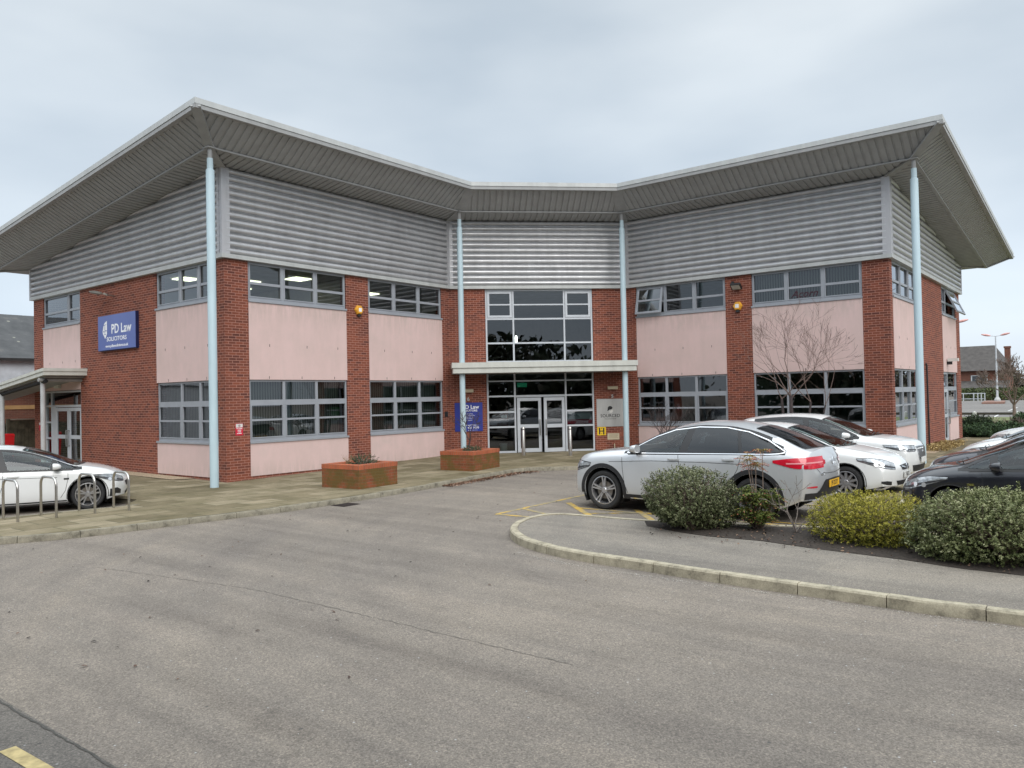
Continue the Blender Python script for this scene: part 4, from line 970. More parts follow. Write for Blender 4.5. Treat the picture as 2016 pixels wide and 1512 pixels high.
def rdir():
    while True:
        p = V(random.uniform(-1, 1), random.uniform(-1, 1), random.uniform(-1, 1))
        if .05 < p.length < 1: return p.normalized()
def shrub(name, loc, rx, ry, h, cols, label, nsprig=900, leafsz=.05, twigs=60, twm=None, lump=.16, leaf=LEAF, cat='shrub', per=9, power=2.6, tipcol=None, seed=1, group=None):
    random.seed(seed); r = empty(name, loc, random.uniform(0, 6), label, cat, group)
    lumps = [(rdir(), random.uniform(-lump, lump * .6)) for _ in range(16)]
    def surf(d):
        # squashed super-ellipsoid dome
        k = (abs(d.x) ** power + abs(d.y) ** power + abs(d.z) ** power) ** (-1 / power)
        s_ = 1 + sum(a * max(0, d.dot(l)) ** 5 for l, a in lumps)
        return V(d.x * k * rx * s_, d.y * k * ry * s_, max(.02, h * .42 + d.z * k * h * .56 * s_))
    gen = []; holes = [rdir() for _ in range(9)]
    for i in range(nsprig):
        d = rdir()
        if any(d.dot(hh) > .94 for hh in holes) and random.random() < .5: continue
        q = random.random() ** .35
        c = surf(d); c = V(c.x * q, c.y * q, h * .42 + (c.z - h * .42) * (q if d.z > 0 else q))
        if random.random() < .10: c = V(c.x * 1.09, c.y * 1.09, c.z + random.uniform(0, .10) * h)
        base = random.random(); grow = (d + V(0, 0, .6) + rdir() * .5).normalized()
        for k in range(per):
            t_ = k / per; ld = (grow * .5 + rdir() * .8).normalized()
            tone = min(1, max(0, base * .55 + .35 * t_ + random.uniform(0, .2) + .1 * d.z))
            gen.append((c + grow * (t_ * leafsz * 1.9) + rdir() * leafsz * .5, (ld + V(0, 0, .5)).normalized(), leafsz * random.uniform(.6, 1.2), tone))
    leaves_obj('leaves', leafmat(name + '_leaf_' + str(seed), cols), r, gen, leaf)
    mb = MB()
    for i in range(twigs):
        d = rdir(); d.z = abs(d.z) * .9 + .1; e_ = surf(d.normalized()) * random.uniform(.75, 1.03); b0 = V(random.uniform(-.3, .3) * rx, random.uniform(-.3, .3) * ry, 0)
        mid = (b0 + e_) / 2 + rdir() * .08; mb.tube([b0, mid, e_], [.012, .008, .003], 4, False)
    mb.build('stems', twm or TWIG, r)
    # dark heart so that the bush is not see-through near the ground
    return r
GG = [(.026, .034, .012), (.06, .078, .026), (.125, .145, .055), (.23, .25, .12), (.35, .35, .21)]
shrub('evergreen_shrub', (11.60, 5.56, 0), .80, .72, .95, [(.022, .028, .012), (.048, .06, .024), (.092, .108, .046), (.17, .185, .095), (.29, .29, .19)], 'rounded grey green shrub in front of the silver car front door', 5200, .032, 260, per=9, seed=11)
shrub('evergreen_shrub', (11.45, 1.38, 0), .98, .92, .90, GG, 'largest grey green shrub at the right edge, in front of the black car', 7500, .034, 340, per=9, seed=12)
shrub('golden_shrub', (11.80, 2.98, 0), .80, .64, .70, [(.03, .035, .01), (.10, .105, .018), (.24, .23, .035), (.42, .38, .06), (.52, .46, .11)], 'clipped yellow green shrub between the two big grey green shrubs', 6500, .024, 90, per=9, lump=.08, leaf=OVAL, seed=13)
# mahonia-like plant with feathery leaves and reddish tips
random.seed(21)
r = empty('feathery_plant', (12.0, 4.62, 0), 0, 'upright feathery plant with reddish tips beside the grey green shrub', 'plant')
gen = []; mb = MB()
for i in range(46):
    a = random.uniform(0, 6.28); tall = i < 5; L_ = (random.uniform(.92, 1.22) if tall else random.uniform(.15, .62)); sp = random.uniform(.02, .28)
    tip = V(math.cos(a) * sp, math.sin(a) * sp, L_); b0 = V(math.cos(a) * .06, math.sin(a) * .06, 0)
    mb.tube([b0, (b0 + tip) / 2 + rdir() * .03, tip], [.010, .008, .005], 5, False)
    for j in range(9 if tall else 9):
        fa = 6.28 * j / 9 + random.uniform(-.3, .3); el_ = random.uniform(-.25, .5); fd = V(math.cos(fa) * math.cos(el_), math.sin(fa) * math.cos(el_), math.sin(el_)); FL = random.uniform(.13, .24)
        sd_ = fd.cross(ZV).normalized(); 
        for k in range(8):
            q = (k + .6) / 8; c = tip + fd * FL * q - ZV * (q * q * .07)
            for sg in (-1, 1):
                tone = min(1, (.62 + .38 * q + random.uniform(-.1, .1)) if (tall or random.random() < .12) else random.uniform(.05, .55))
                dd = (sd_ * sg + fd * .5).normalized(); nrm = (ZV + rdir() * .4).normalized()
                gen.append((c + dd * .022, nrm, random.uniform(.035, .052), tone))
leaves_obj('leaves', leafmat('feathery_leaf', [(.03, .05, .015), (.09, .13, .03), (.19, .22, .05), (.33, .24, .10), (.36, .10, .08)]), r, gen, OVAL)
mb.build('stems', TWIG, r)
def tree_branches(mb, p, d, L_, rad, depth, spread=.6, up_=.15, n=3, minr=.003, kink=.18, sides=5, shrink=.72):
    pts = [p]; rads = [rad]; q = p.copy(); dd = d.copy(); seg = 4
    for i in range(seg):
        dd = (dd + rdir() * kink + ZV * up_ * .4).normalized(); q = q + dd * (L_ / seg); pts.append(q.copy()); rads.append(rad * (1 - .45 * (i + 1) / seg))
    mb.tube(pts, [max(minr, x) for x in rads], sides, False)
    if depth <= 0: return
    for k in range(n):
        i = random.choice([2, 3, 4, 4]) if k else 4
        nd = (dd + rdir() * spread + ZV * up_).normalized()
        tree_branches(mb, pts[i], nd, L_ * random.uniform(shrink - .15, shrink + .1), rads[i] * .75, depth - 1, spread, up_, n, minr, kink, 4 if depth < 3 else 5, shrink)
# bleached bare twigs
random.seed(5); r = empty('dead_bush', (11.92, 4.02, 0), 0, 'small bush of bare bleached twigs between the feathery plant and the yellow green shrub', 'bush')
mb = MB()
for k in range(4): tree_branches(mb, V(0, 0, 0), (V(random.uniform(-.6, .6), random.uniform(-.6, .6), .9)).normalized(), .36, .011, 3, .75, .05, 2, .0028)
mb.build('stems', TWIGP, r)
random.seed(9); r = empty('dead_bush', (18.0, 15.5, .45), 0, 'leafless dark sapling growing in the planter nearer the entrance', 'bush'); r.location = (17.55, 15.55, .45)
mb = MB()
tree_branches(mb, V(0, 0, 0), V(-.02, .05, 1), .56, .032, 4, .85, .16, 3, .0052, .22)
mb.build('stems', TWIGD, r)
for (x, y, z, rx, h_, lb, sd_) in ((13.10, 15.15, .42, .40, .34, 'dark green heather spilling over the rim of the planter by the left wing', 31), (17.55, 15.4, .44, .30, .26, 'small dark green plant at the foot of the sapling in the planter', 32)):
    shrub('heather_plant', (x, y, z), rx, rx * .9, h_, [(.012, .022, .012), (.03, .055, .028), (.06, .09, .05), (.14, .15, .09)], lb, 420, .030, 30, per=9, leaf=OVAL, cat='plant', seed=sd_)
random.seed(33); r = empty('dry_grass_tuft', (12.80, 15.35, .46), 0, 'thin tuft of dry grass stalks in the planter by the left wing', 'grass'); mb = MB()
for k in range(26):
    a = random.uniform(0, 6.28); mb.tube([V(0, 0, 0), V(math.cos(a) * .05, math.sin(a) * .05, .16), V(math.cos(a) * .16, math.sin(a) * .16, random.uniform(.2, .36))], [.004, .003, .0015], 3, False)
mb.build('stalks', mat('dry_stalk', (.32, .22, .12), .9), r)
# bare tree in front of the right wing, several stems
random.seed(17); r = empty('bare_tree', (24.35, 8.2, 0), 0, 'leafless multi stemmed tree in front of the right wing render panel', 'tree')
mb = MB()
for (dx, dy, hh, rr) in ((0, .05, 2.0, .075), (.0, -.55, 1.8, .045), (.05, .35, 1.9, .055), (.1, -.95, 1.7, .035)):
    mb.tube([V(dx * .3, dy * .4, 0), V(dx, dy * .8, hh * .5), V(dx, dy, hh)], [rr, rr * .85, rr * .7], 7, False)
mb.build('trunk', TWIGD, r); mb = MB()
for (dx, dy, hh, rr) in ((0, .05, 2.0, .05), (.0, .05, 1.9, .045), (0, -.55, 1.8, .034), (.05, .35, 1.9, .04), (.1, -.95, 1.7, .028)):
    for k in range(2): tree_branches(mb, V(dx, dy, hh), (V(random.uniform(-.35, .35), random.uniform(-1.1, 1.1), .9)).normalized(), 1.12, rr * .42, 4, .66, .08, 3 if k else 2, .0026, .15)
mb.build('crown', mat('red_brown_twig', (.15, .105, .09), .85, 0, .3, 15), r)
random.seed(18); r = empty('bare_bush', (24.4, 12.55, 0), 0, 'small leafless bush in front of the right wing window next to the entrance', 'bush'); mb = MB()
for k in range(7): tree_branches(mb, V(0, 0, .1), V(random.uniform(-.3, .3), random.uniform(-.7, .7), 1).normalized(), .72, .020, 3, .55, .12, 3, .004)
mb.build('stems', TWIGD, r)
# fallen leaves along the left kerb
random.seed(41); gen = []
for k in range(1500):
    t_ = random.random(); x = 14.6 + 4.2 * t_; 
    y = 13.90 + .125 * (x - 15.0) - abs(random.gauss(0, .15)) - (0 if x < 18.2 else (x - 18.2) * .5)
    gen.append((V(x, y, G0 + .012 + random.random() * .02), (ZV + rdir() * .5).normalized(), random.uniform(.04, .08), random.random()))
o = leaves_obj('fallen_leaves', leafmat('dead_leaf', [(.05, .03, .02), (.12, .06, .035), (.2, .11, .07), (.33, .22, .16)]), None, gen, LEAF); tag(o, 'brown fallen leaves gathered in the gutter along the left kerb', 'leaves', None, 'stuff')
gen = []
for k in range(170): gen.append((V(random.uniform(3, 20), random.uniform(5, 14.5), G0 + .012), (ZV + rdir() * .3).normalized(), random.uniform(.03, .06), random.random() * .7))
for k in range(500): gen.append((V(random.uniform(10.5, 12.5), random.uniform(0, 6), .02), (ZV + rdir() * .7).normalized(), random.uniform(.03, .055), random.random()))
o = leaves_obj('scattered_leaves', MATS.get('x') or leafmat('dead_leaf_dark', [(.02, .017, .015), (.05, .035, .03), (.16, .09, .06), (.25, .17, .11)]), None, gen, LEAF); tag(o, 'single dead leaves scattered over the asphalt and planting bed', 'leaves', None, 'stuff')
random.seed(47); gen = []
for k in range(1500):
    yy = random.uniform(-1, 7); gen.append((V(8.62 - abs(random.gauss(0, .05)) + (0 if yy < 5 else (yy - 5) ** 2 * .085), yy, G0 + .006), (ZV + rdir() * .4).normalized(), random.uniform(.006, .018), random.random()))
for k in range(500): gen.append((V(random.uniform(1.5, 12), random.uniform(-1, 13), G0 + .006), (ZV + rdir() * .4).normalized(), random.uniform(.008, .016), random.random()))
o = leaves_obj('grit', leafmat('pale_grit', [(.35, .33, .3), (.6, .58, .54)]), None, gen, OVAL); tag(o, 'pale salt grit lying along the foot of the right kerb', 'grit', None, 'stuff')
# gutter grating
r = empty('drain_grating', (11.0, 13.28, G0), R_(3), 'black iron drain grating in the gutter by the left kerb', 'drain'); mb = MB()
mb.box(-.24, .24, -.2, .2, .002, .008)
for k in range(8): mb.box(-.2 + k * .055, -.17 + k * .055, -.16, .16, .009, .016)
mb.build('grating', mat('rusty_iron', (.04, .03, .028), .8, .3, .3, 20), r)
# gravel and dry plants at the wall foot
sheet('gravel_margin', [(uC + 2.2, vD, .036), (uC + 8.2, vD, .056), (uC + 8.2, vD - .55, .052), (uC + 2.8, vD - .6, .03)], 0, GRAVEL); sheet('gravel_margin', [(uA, 21.0, .002), (uA, 25.9, .046), (uA - .6, 25.9, .046), (uA - .6, 21.2, .012)], 0, GRAVEL)
random.seed(44); gen = []
for k in range(1600): gen.append((V(uC + random.uniform(3.6, 7.5), vD - random.uniform(.05, .85), .05 + random.random() * .16), rdir(), random.uniform(.05, .10), random.random()))
o = leaves_obj('dry_plants', leafmat('dry_plant', [(.16, .11, .05), (.33, .24, .10), (.5, .38, .18)]), None, gen, LEAF); tag(o, 'low tangle of dry yellow ground plants at the foot of the right end wall', 'ground cover', None, 'stuff')
#@@PART4

# ------------------------------------------------------------------ cars
def interp(tab, x):
    """smooth piecewise interpolation of (x, z) pairs given from front to rear"""
    t = tab if tab[0][0] < tab[-1][0] else tab[::-1]
    if x <= t[0][0]: return t[0][1]
    if x >= t[-1][0]: return t[-1][1]
    for i in range(len(t) - 1):
        if t[i][0] <= x <= t[i + 1][0]:
            x0, y0 = t[i]; x1, y1 = t[i + 1]; h = x1 - x0
            def sl(j):
                if j <= 0 or j >= len(t) - 1: 
                    a = max(0, min(j, len(t) - 2)); return (t[a + 1][1] - t[a][1]) / max(1e-6, t[a + 1][0] - t[a][0])
                s0 = (t[j][1] - t[j - 1][1]) / max(1e-6, t[j][0] - t[j - 1][0]); s1 = (t[j + 1][1] - t[j][1]) / max(1e-6, t[j + 1][0] - t[j][0])
                return 0 if s0 * s1 <= 0 else 2 * s0 * s1 / (s0 + s1)
            m0, m1 = sl(i), sl(i + 1); u = (x - x0) / h
            return y0 * (2 * u ** 3 - 3 * u * u + 1) + m0 * h * (u ** 3 - 2 * u * u + u) + y1 * (-2 * u ** 3 + 3 * u * u) + m1 * h * (u ** 3 - u * u)
def car(spec, loc, heading, label, paint_m, group=None):
    g_ = spec.get; W2 = spec['W'] / 2; xf, xr = spec['xf'], spec['xr']; wb = spec['wb'] / 2; rw = spec['rw']; Ra = rw + spec.get('gap', .055)
    root = empty('parked_car', (loc[0], loc[1], G0), heading, label, 'car', group); root.scale = (g_('sc', 1.0),) * 3
    top, belt = spec['top'], spec['belt']; zb0 = spec.get('zsill', .19)
    def zlow(x):
        z = zb0 + .05 * max(0, (x - wb - Ra)) / .4 + .14 * max(0, (-x - wb - Ra)) / .6
        return z
    def width(x):
        w = W2 * (1 - .10 * max(0, (x - wb * .4) / (xf - wb * .4)) ** 2.2 - spec.get('rt', .07) * max(0, (-x - wb * .3) / (-xr - wb * .3)) ** 2.2)
        return w
    xs = set(); 
    n = 56
    for i in range(n + 1): xs.add(round(xr + (xf - xr) * (.5 - .5 * math.cos(math.pi * i / n)) * .35 + (xf - xr) * i / n * .65, 4))
    for c in (wb, -wb):
        xs = {x for x in xs if abs(abs(x - c) - Ra) > .012}
        xs |= {c + Ra, c - Ra, c + Ra * .9995, c - Ra * .9995} | {c + Ra * math.sin(R_(a)) for a in (-80, -70, -60, -45, -30, -15, 0, 15, 30, 45, 60, 70, 80)}
    xs = sorted(xs)
    J, Kk_ = 12, 9; tum = spec.get('tum', .40)
    shape = [(.0, .955), (.06, .975), (.16, .99), (.30, 1.0), (.48, 1.0), (.62, .997), (.76, .992), (.88, .985), (.95, .975), (1.0, .955)]
    def sw(t): 
        for (a, u), (b, v) in zip(shape, shape[1:]):
            if a <= t <= b: return u + (v - u) * (t - a) / (b - a)
        return shape[-1][1]
    rings = []
    for x in xs:
        zb_ = interp(belt, x); zt = interp(top, x); zt = max(zt, zb_ + .012); w = width(x)
        zl = zlow(x); za = zl
        for c in (wb, -wb):
            if abs(x - c) < Ra: za = max(za, rw + math.sqrt(max(0, Ra ** 2 - (x - c) ** 2)))
        ring = []
        zlb = zl
        for j in range(J + 1):
            z = za + (zb_ - za) * j / J; t_ = (z - zlb) / (zb_ - zlb); ring.append(V(x, w * sw(max(0, min(1, t_))) + (.012 if False else 0), z))
        ws = w * .955; crown = min(.07, .35 * (zt - zb_)) ; zr = zt - crown; gh = zr - zb_
        wr = ws - tum * gh - min(.10, .05 + gh * .25) ; k1 = Kk_ - 4
        # side glass part then roof part
        for k in range(1, 5):
            q = k / 4; bulge = .022 * math.sin(math.pi * q) * min(1, gh / .3); ring.append(V(x, ws + (wr - ws) * q + bulge, zb_ + gh * q ** .96 if q < 1 else zr))
        for k in range(1, k1 + 1):
            q = k / k1; a = q * math.pi / 2; ring.append(V(x, wr * (1 - q), zr + crown * (1 - (1 - q) ** 2.2)))
        rings.append(ring)
    nside = J + 1; ntop = len(rings[0]) - nside
    def warp(p):
        x, y, z = p; x0_ = wb + Ra * .75; fx = max(0, (x - x0_) / (xf - x0_)); rx_ = max(0, (-x - x0_) / (-xr - x0_)); u = abs(y) / W2
        x -= spec.get('nose', .30) * (u ** 2.6) * fx ** 1.5; x += spec.get('tail', .20) * (u ** 3) * rx_ ** 1.5
        zf = spec.get('znose', .50); x -= spec.get('nz', .35) * ((z - zf) ** 2) * fx ** 2 * (1.6 if z < zf else 1)
        zr_ = spec.get('ztail', .62); x += spec.get('tz', .3) * ((z - zr_) ** 2) * rx_ ** 2 * (1.6 if z < zr_ else 1)
        return V(x, y, z)
    mb = MB()
    full = [[p for p in ring] + [V(p.x, -p.y, p.z) for p in reversed(ring[:-1])] for ring in rings]
    mb.grid([[warp(p) for p in r_] for r_ in full])
    for idx in (0, -1):    # end caps
        ring = rings[idx]; topr = ring[nside - 1:]; tl = topr + [V(p.x, -p.y, p.z) for p in reversed(topr[:-1])]
        y0 = topr[0].y; rows = [[warp(V(ring[j].x, p.y / y0 * ring[j].y, ring[j].z)) for p in tl] for j in range(nside - 1)]
        rows.append([warp(p) for p in tl]); mb.grid(rows)
    body = mb.build('body', paint_m, root, smooth=True, ang=32, doubles=True)
    bvh = BVHTree.FromPolygons([v.co.copy() for v in body.data.vertices], [list(p.vertices) for p in body.data.polygons])
    # openings for the glass: faces wholly inside are removed, faces cut by the edge become the black frit
    def inside(poly, x, y):
        c = False; n_ = len(poly)
        for i in range(n_):
            (x0, y0), (x1, y1) = poly[i], poly[(i + 1) % n_]
            if (y0 > y) != (y1 > y) and x < (x1 - x0) * (y - y0) / (y1 - y0) + x0: c = not c
        return c
    dl = spec['dlo']; P1 = list(dl['up']) + list(reversed(dl['lo']))
    w4 = spec['ws']; P2 = [(w4[0], w4[1]), (w4[0] + .17, 0), (w4[0], -w4[1]), (w4[2], -w4[3]), (w4[2] + .05, 0), (w4[2], w4[3])]
    P3_ = []
    if spec.get('rw_win'):
        r4 = spec['rw_win']; P3_ = [(r4[0], r4[1]), (r4[0] - .08, 0), (r4[0], -r4[1]), (r4[2], -r4[3]), (r4[2] - .03, 0), (r4[2], r4[3])]
    body.data.materials.append(BLACKP); bm = bmesh.new(); bm.from_mesh(body.data); dele = []
    for f in bm.faces:
        def cnt(t): return sum(1 for v in f.verts if t(v.co))
        nv_ = len(f.verts); k1_ = 0
        if abs(f.normal.y) > .45 and f.calc_center_median().z > dl['lo'][0][1] - .1: k1_ = max(k1_, cnt(lambda c: abs(c.y) > .3 and inside(P1, c.x, c.z)))
        if f.normal.z > .2 or f.normal.z < -.2:
            k1_ = max(k1_, cnt(lambda c: c.z > .9 and inside(P2, c.x, c.y)), cnt(lambda c: c.z > .9 and bool(P3_) and inside(P3_, c.x, c.y)))
        if k1_ == nv_: dele.append(f)
        elif k1_ >= 1 and abs(f.normal.y) > .45: f.material_index = 1
    bmesh.ops.delete(bm, geom=dele, context='FACES'); bm.to_mesh(body.data); bm.free()
    # cabin: seats, dashboard, steering wheel
    SEAT = mat('dark_seat_fabric', (.045, .045, .05), .85); zf_ = zb0 + .16; hb = interp(belt, 0)
    for sx_ in ((.05, .40), (.05, -.40), (-.85, .40), (-.85, 0), (-.85, -.40)):
        x_, y_ = sx_; mb = MB(); lean = .22
        rows = [[V(x_ - lean * q + dx_ * (1 - .25 * q), y_ + dy_ * (1 - .12 * q), zf_ + .25 + (hb - zf_ + .02) * q) for dx_, dy_ in ((.06, -.22), (.08, 0), (.06, .22), (-.05, .22), (-.07, 0), (-.05, -.22))] for q in (0, .3, .6, .85, 1)]
        mb.grid(rows, True); mb.face(rows[-1]); 
        top_ = V(x_ - lean - .0, y_, zf_ + .25 + hb - zf_ + .02)
        rows = [[top_ + V(.045 * a * k_, .125 * b * k_, z_) for a, b in ((1, -1), (1, 1), (-1, 1), (-1, -1))] for k_, z_ in ((.5, .02), (1, .05), (1, .16), (.7, .20))]
        mb.grid(rows, True); mb.face(rows[-1]); mb.box(x_ + .02, x_ + .48, y_ - .23, y_ + .23, zf_ + .12, zf_ + .28); mb.build('seat', SEAT, root, smooth=True, ang=50)
    mb = MB(); mb.box(.62, spec['ws'][0] + .08, -W2 + .16, W2 - .16, hb - .35, hb - .035); mb.build('dashboard', DARK, root)
    mb = MB(); c_ = V(.52, -.38, hb - .04); mb.tube([c_ + V(math.sin(R_(a)) * -.07, math.cos(R_(a)) * .18, math.sin(R_(a)) * .16) for a in range(0, 361, 24)], .014, 6, False); mb.build('steering_wheel', DARK, root)
    def hit(kind, a, b, off, s=1):
        if kind == 'side': o, d = V(a, s * 3, b), V(0, -s, 0)
        elif kind == 'top': o, d = V(a, b, 4), V(0, 0, -1)
        elif kind == 'front': o, d = V(6, a, b), V(-1, 0, 0)
        elif kind == 'rear': o, d = V(-6, a, b), V(1, 0, 0)
        elif kind == 'dF':
            ax = V(1, s, 0).normalized(); tg = V(1, -s, 0).normalized(); c = V(xf - .25, s * (W2 - .22), b); o, d = c + ax * 4 + tg * a, -ax
        elif kind == 'dR':
            ax = V(-1, s, 0).normalized(); tg = V(-1, -s, 0).normalized(); c = V(xr + .22, s * (W2 - .20), b); o, d = c + ax * 4 + tg * a, -ax
        h, n_, i_, dd = bvh.ray_cast(o, d)
        if h is None: h, n_, i_, dd = bvh.find_nearest(o + d * 3.2)
        if kind == 'side' and h.y * s < W2 * .3: h, n_, i_, dd = bvh.find_nearest(V(a, s * W2, b))
        if n_.dot(V(h.x * .02, h.y, h.z - .7)) < 0 and kind in ('side',): n_ = -n_
        if n_.dot(d) > 0 and kind != 'side': n_ = -n_
        return h + n_ * off
    def patch(name, m, kind, up_, lo, off=.004, s=1, par=None, nu=14, nv=5):
        """skin between an upper and a lower curve laid on the body"""
        def samp(c, q):
            L = [0]
            for p, r in zip(c, c[1:]): L.append(L[-1] + math.hypot(r[0] - p[0], r[1] - p[1]))
            t_ = q * L[-1]
            for i in range(len(c) - 1):
                if t_ <= L[i + 1] + 1e-9:
                    f_ = (t_ - L[i]) / max(1e-9, L[i + 1] - L[i]); return (c[i][0] + (c[i + 1][0] - c[i][0]) * f_, c[i][1] + (c[i + 1][1] - c[i][1]) * f_)
            return c[-1]
        rows = []
        for v_ in range(nv + 1):
            r = []
            for u_ in range(nu + 1):
                a, b = samp(up_, u_ / nu), samp(lo, u_ / nu); q = v_ / nv; pa, pb = a[0] + (b[0] - a[0]) * q, a[1] + (b[1] - a[1]) * q
                r.append(hit(kind, pa, pb, off, s))
            rows.append(r)
        mb = MB(); mb.grid(rows); 
        return mb.build(name, m, par or root, smooth=True, ang=60)
    def ribbon(name, m, kind, pts, wd, off=.003, s=1, par=None, nseg=None):
        mb = MB(); P = []
        for (a, b), (c, d) in zip(pts, pts[1:]):
            k = max(2, int(math.hypot(c - a, d - b) / .05))
            for i in range(k): P.append((a + (c - a) * i / k, b + (d - b) * i / k))
        P.append(pts[-1]); rows = []
        for i, p in enumerate(P):
            q0, q1 = P[max(0, i - 1)], P[min(len(P) - 1, i + 1)]; t_ = math.hypot(q1[0] - q0[0], q1[1] - q0[1]) or 1; nx, ny = -(q1[1] - q0[1]) / t_, (q1[0] - q0[0]) / t_
            rows.append([hit(kind, p[0] + nx * wd / 2, p[1] + ny * wd / 2, off, s), hit(kind, p[0] - nx * wd / 2, p[1] - ny * wd / 2, off, s)])
        mb.grid(rows); return mb.build(name, m, par or root)
    SEAM = mat('panel_gap', (.03, .03, .032), .8)
    # underbody and wheel housings
    mb = MB(); mb.box(-wb + Ra, wb - Ra, -W2 + .10, W2 - .10, zb0 - .02, .5); mb.box(wb - Ra, xf - .35, -W2 + .36, W2 - .36, zb0, .55); mb.box(xr + .3, -wb + Ra, -W2 + .36, W2 - .36, zb0 + .08, .6)
    mb.box(wb + Ra + .02, xf - .32, -W2 + .22, W2 - .22, zb0 + .02, .4); mb.box(xr + .25, -wb - Ra - .02, -W2 + .2, W2 - .2, zb0 + .12, .45)
    for c in (wb, -wb):
        for s in (1, -1):
            rows = [[V(c + (Ra + .004) * math.cos(R_(a)), s * y, rw + (Ra + .004) * math.sin(R_(a))) for a in range(-30, 211, 12)] for y in (W2 - .035, W2 - .36)]; mb.grid(rows); mb.face(rows[1])
    mb.build('underbody', DARK, root)
    # wheels
    for c in (wb, -wb):
        for s in (1, -1):
            O = V(c, s * (width(c) - .035), rw); mb = MB(); rr = spec.get('rim', rw * .68)
            mb.lathe([(rr, -s * .0 - s * .01), (rr + .03, s * .012), (rw - .03, s * .012), (rw - .008, -s * .008), (rw, -s * .03), (rw, -s * .17), (rw - .02, -s * .20), (rr, -s * .20)], 40, axis='y', O=O)
            wh = mb.build('wheel', mat('tyre_rubber', (.022, .022, .023), .8), root, smooth=True, ang=30)
            mb = MB(); mb.lathe([(rr + .004, s * .004), (rr - .012, s * .006), (rr - .022, -s * .03), (rr - .03, -s * .12)], 40, axis='y', O=O)
            ns = spec.get('spokes', 5); dbl = spec.get('dbl', True)
            for k in range(ns):
                for dsp in ((-.13, .13) if dbl else (0,)):
                    a0 = 2 * math.pi * k / ns + .3; a1 = a0 + dsp * (1.0 if not spec.get('vsp') else 1.6)
                    p0 = V(math.cos(a0 + dsp * .9) * .045, 0, math.sin(a0 + dsp * .9) * .045); p1 = V(math.cos(a1) * (rr - .008), 0, math.sin(a1) * (rr - .008))
                    d = (p1 - p0).normalized(); n_ = V(-d.z, 0, d.x); sw_ = (.0125 if dbl else .020); L_ = (p1 - p0).length
                    mb.boxf(O + p0 + V(0, s * -.024, 0), d, n_, V(0, s, 0), 0, L_, -sw_ * 1.15, sw_ * 1.15, -.02, .016)
            mb.lathe([(.0, s * .004), (.045, s * .004), (.062, -s * .02), (.06, -s * .05)], 20, axis='y', O=O)
            mb.build('rim', spec.get('rimm', RIM), wh, smooth=True, ang=30)
            mb = MB(); mb.lathe([(0, -s * .05), (rr * .62, -s * .05), (rr * .62, -s * .07), (0, -s * .07)], 30, axis='y', O=O); mb.build('brake_disc', mat('brake_disc_steel', (.22, .2, .18), .4, .8), wh, smooth=True)
            mb = MB(); mb.lathe([(0, -s * .09), (rr - .02, -s * .09), (rr - .02, -s * .12), (0, -s * .12)], 30, axis='y', O=O); mb.build('hub_back', DARK, wh)
    ctx = dict(root=root, patch=patch, ribbon=ribbon, hit=hit, SEAM=SEAM, wb=wb, W2=W2, rw=rw, Ra=Ra, zb0=zb0, xf=xf, xr=xr, width=width)
    # side windows
    for s in (1, -1):
        D = spec['dlo']
        ribbon('window_trim', BLACKP, 'side', D['up'], .035, .0035, s); ribbon('window_trim', BLACKP, 'side', D['lo'], .035, .0035, s)
        if g_('chrome'):
            ribbon('chrome_trim', CHROME, 'side', D['up'], .014, .006, s); ribbon('chrome_trim', CHROME, 'side', D['lo'], .014, .006, s)
        for i in range(len(D['glass']) - 1):
            (u0, l0), (u1, l1) = D['glass'][i], D['glass'][i + 1]; patch('door_pillar', BLACKP, 'side', [(u0[-1][0] + .012, u0[-1][1] + .02), (u1[0][0] - .012, u1[0][1] + .02)], [(l0[-1][0] + .012, l0[-1][1] - .02), (l1[0][0] - .012, l1[0][1] - .02)], .0045, s, nu=3, nv=6)
        for i, (u, l) in enumerate(D['glass']): patch('side_window', D['mats'][i], 'side', u, l, .007, s, nu=16, nv=5)
        for sm in spec['seams']: ribbon('door_gap', SEAM, 'side', sm, .008, .002, s)
        # arch lips
        for c in (wb, -wb):
            RL = Ra + spec.get('lip', .012) / 2 + .002; pts = [(c + RL, zb0 + .06)] + [(c + RL * math.cos(R_(a)), rw + RL * math.sin(R_(a))) for a in range(0, 181, 6)] + [(c - RL, zb0 + .06)]
            ribbon('arch_lip', spec.get('lipm', SEAM), 'side', pts, spec.get('lip', .012), .004, s)
        for hx, hz in spec['handles']:
            mb = MB(); p = hit('side', hx, hz, 0, s); 
            rows = [[V(p.x + dx_ * .11, p.y + s * (.003 + .026 * (1 - abs(dx_) ** 4)), p.z + h_) for h_ in (-.013, .013)] for dx_ in (-1, -.8, -.4, 0, .4, .8, 1)]
            rows2 = [[V(q.x, q.y - s * .03, q.z) for q in r_] for r_ in rows]
            mb.grid([a + list(reversed(b)) for a, b in zip(rows, rows2)], True); mb.build('door_handle', paint_m, root, smooth=True)
        # mirror
        mx, mz = spec['mirror']; p = hit('side', mx, mz, 0, s); mb = MB(); rows = []
        for i in range(9):
            q = i / 8; xx = -.075 + .16 * q; rad = math.sqrt(max(0, 1 - (q * 1.02 - .02) ** 2.6)) if i else .96
            rows.append([V(p.x + xx, p.y + s * (.145 + .105 * rad * math.copysign(abs(math.cos(a)) ** .7, math.cos(a))), p.z + .055 + .072 * rad * math.copysign(abs(math.sin(a)) ** .7, math.sin(a))) for a in [2 * math.pi * k / 16 for k in range(16)]])
        mb.grid(rows, True); mb.face(list(reversed(rows[0]))); mr = mb.build('mirror', spec.get('mirm', paint_m), root, smooth=True, ang=50)
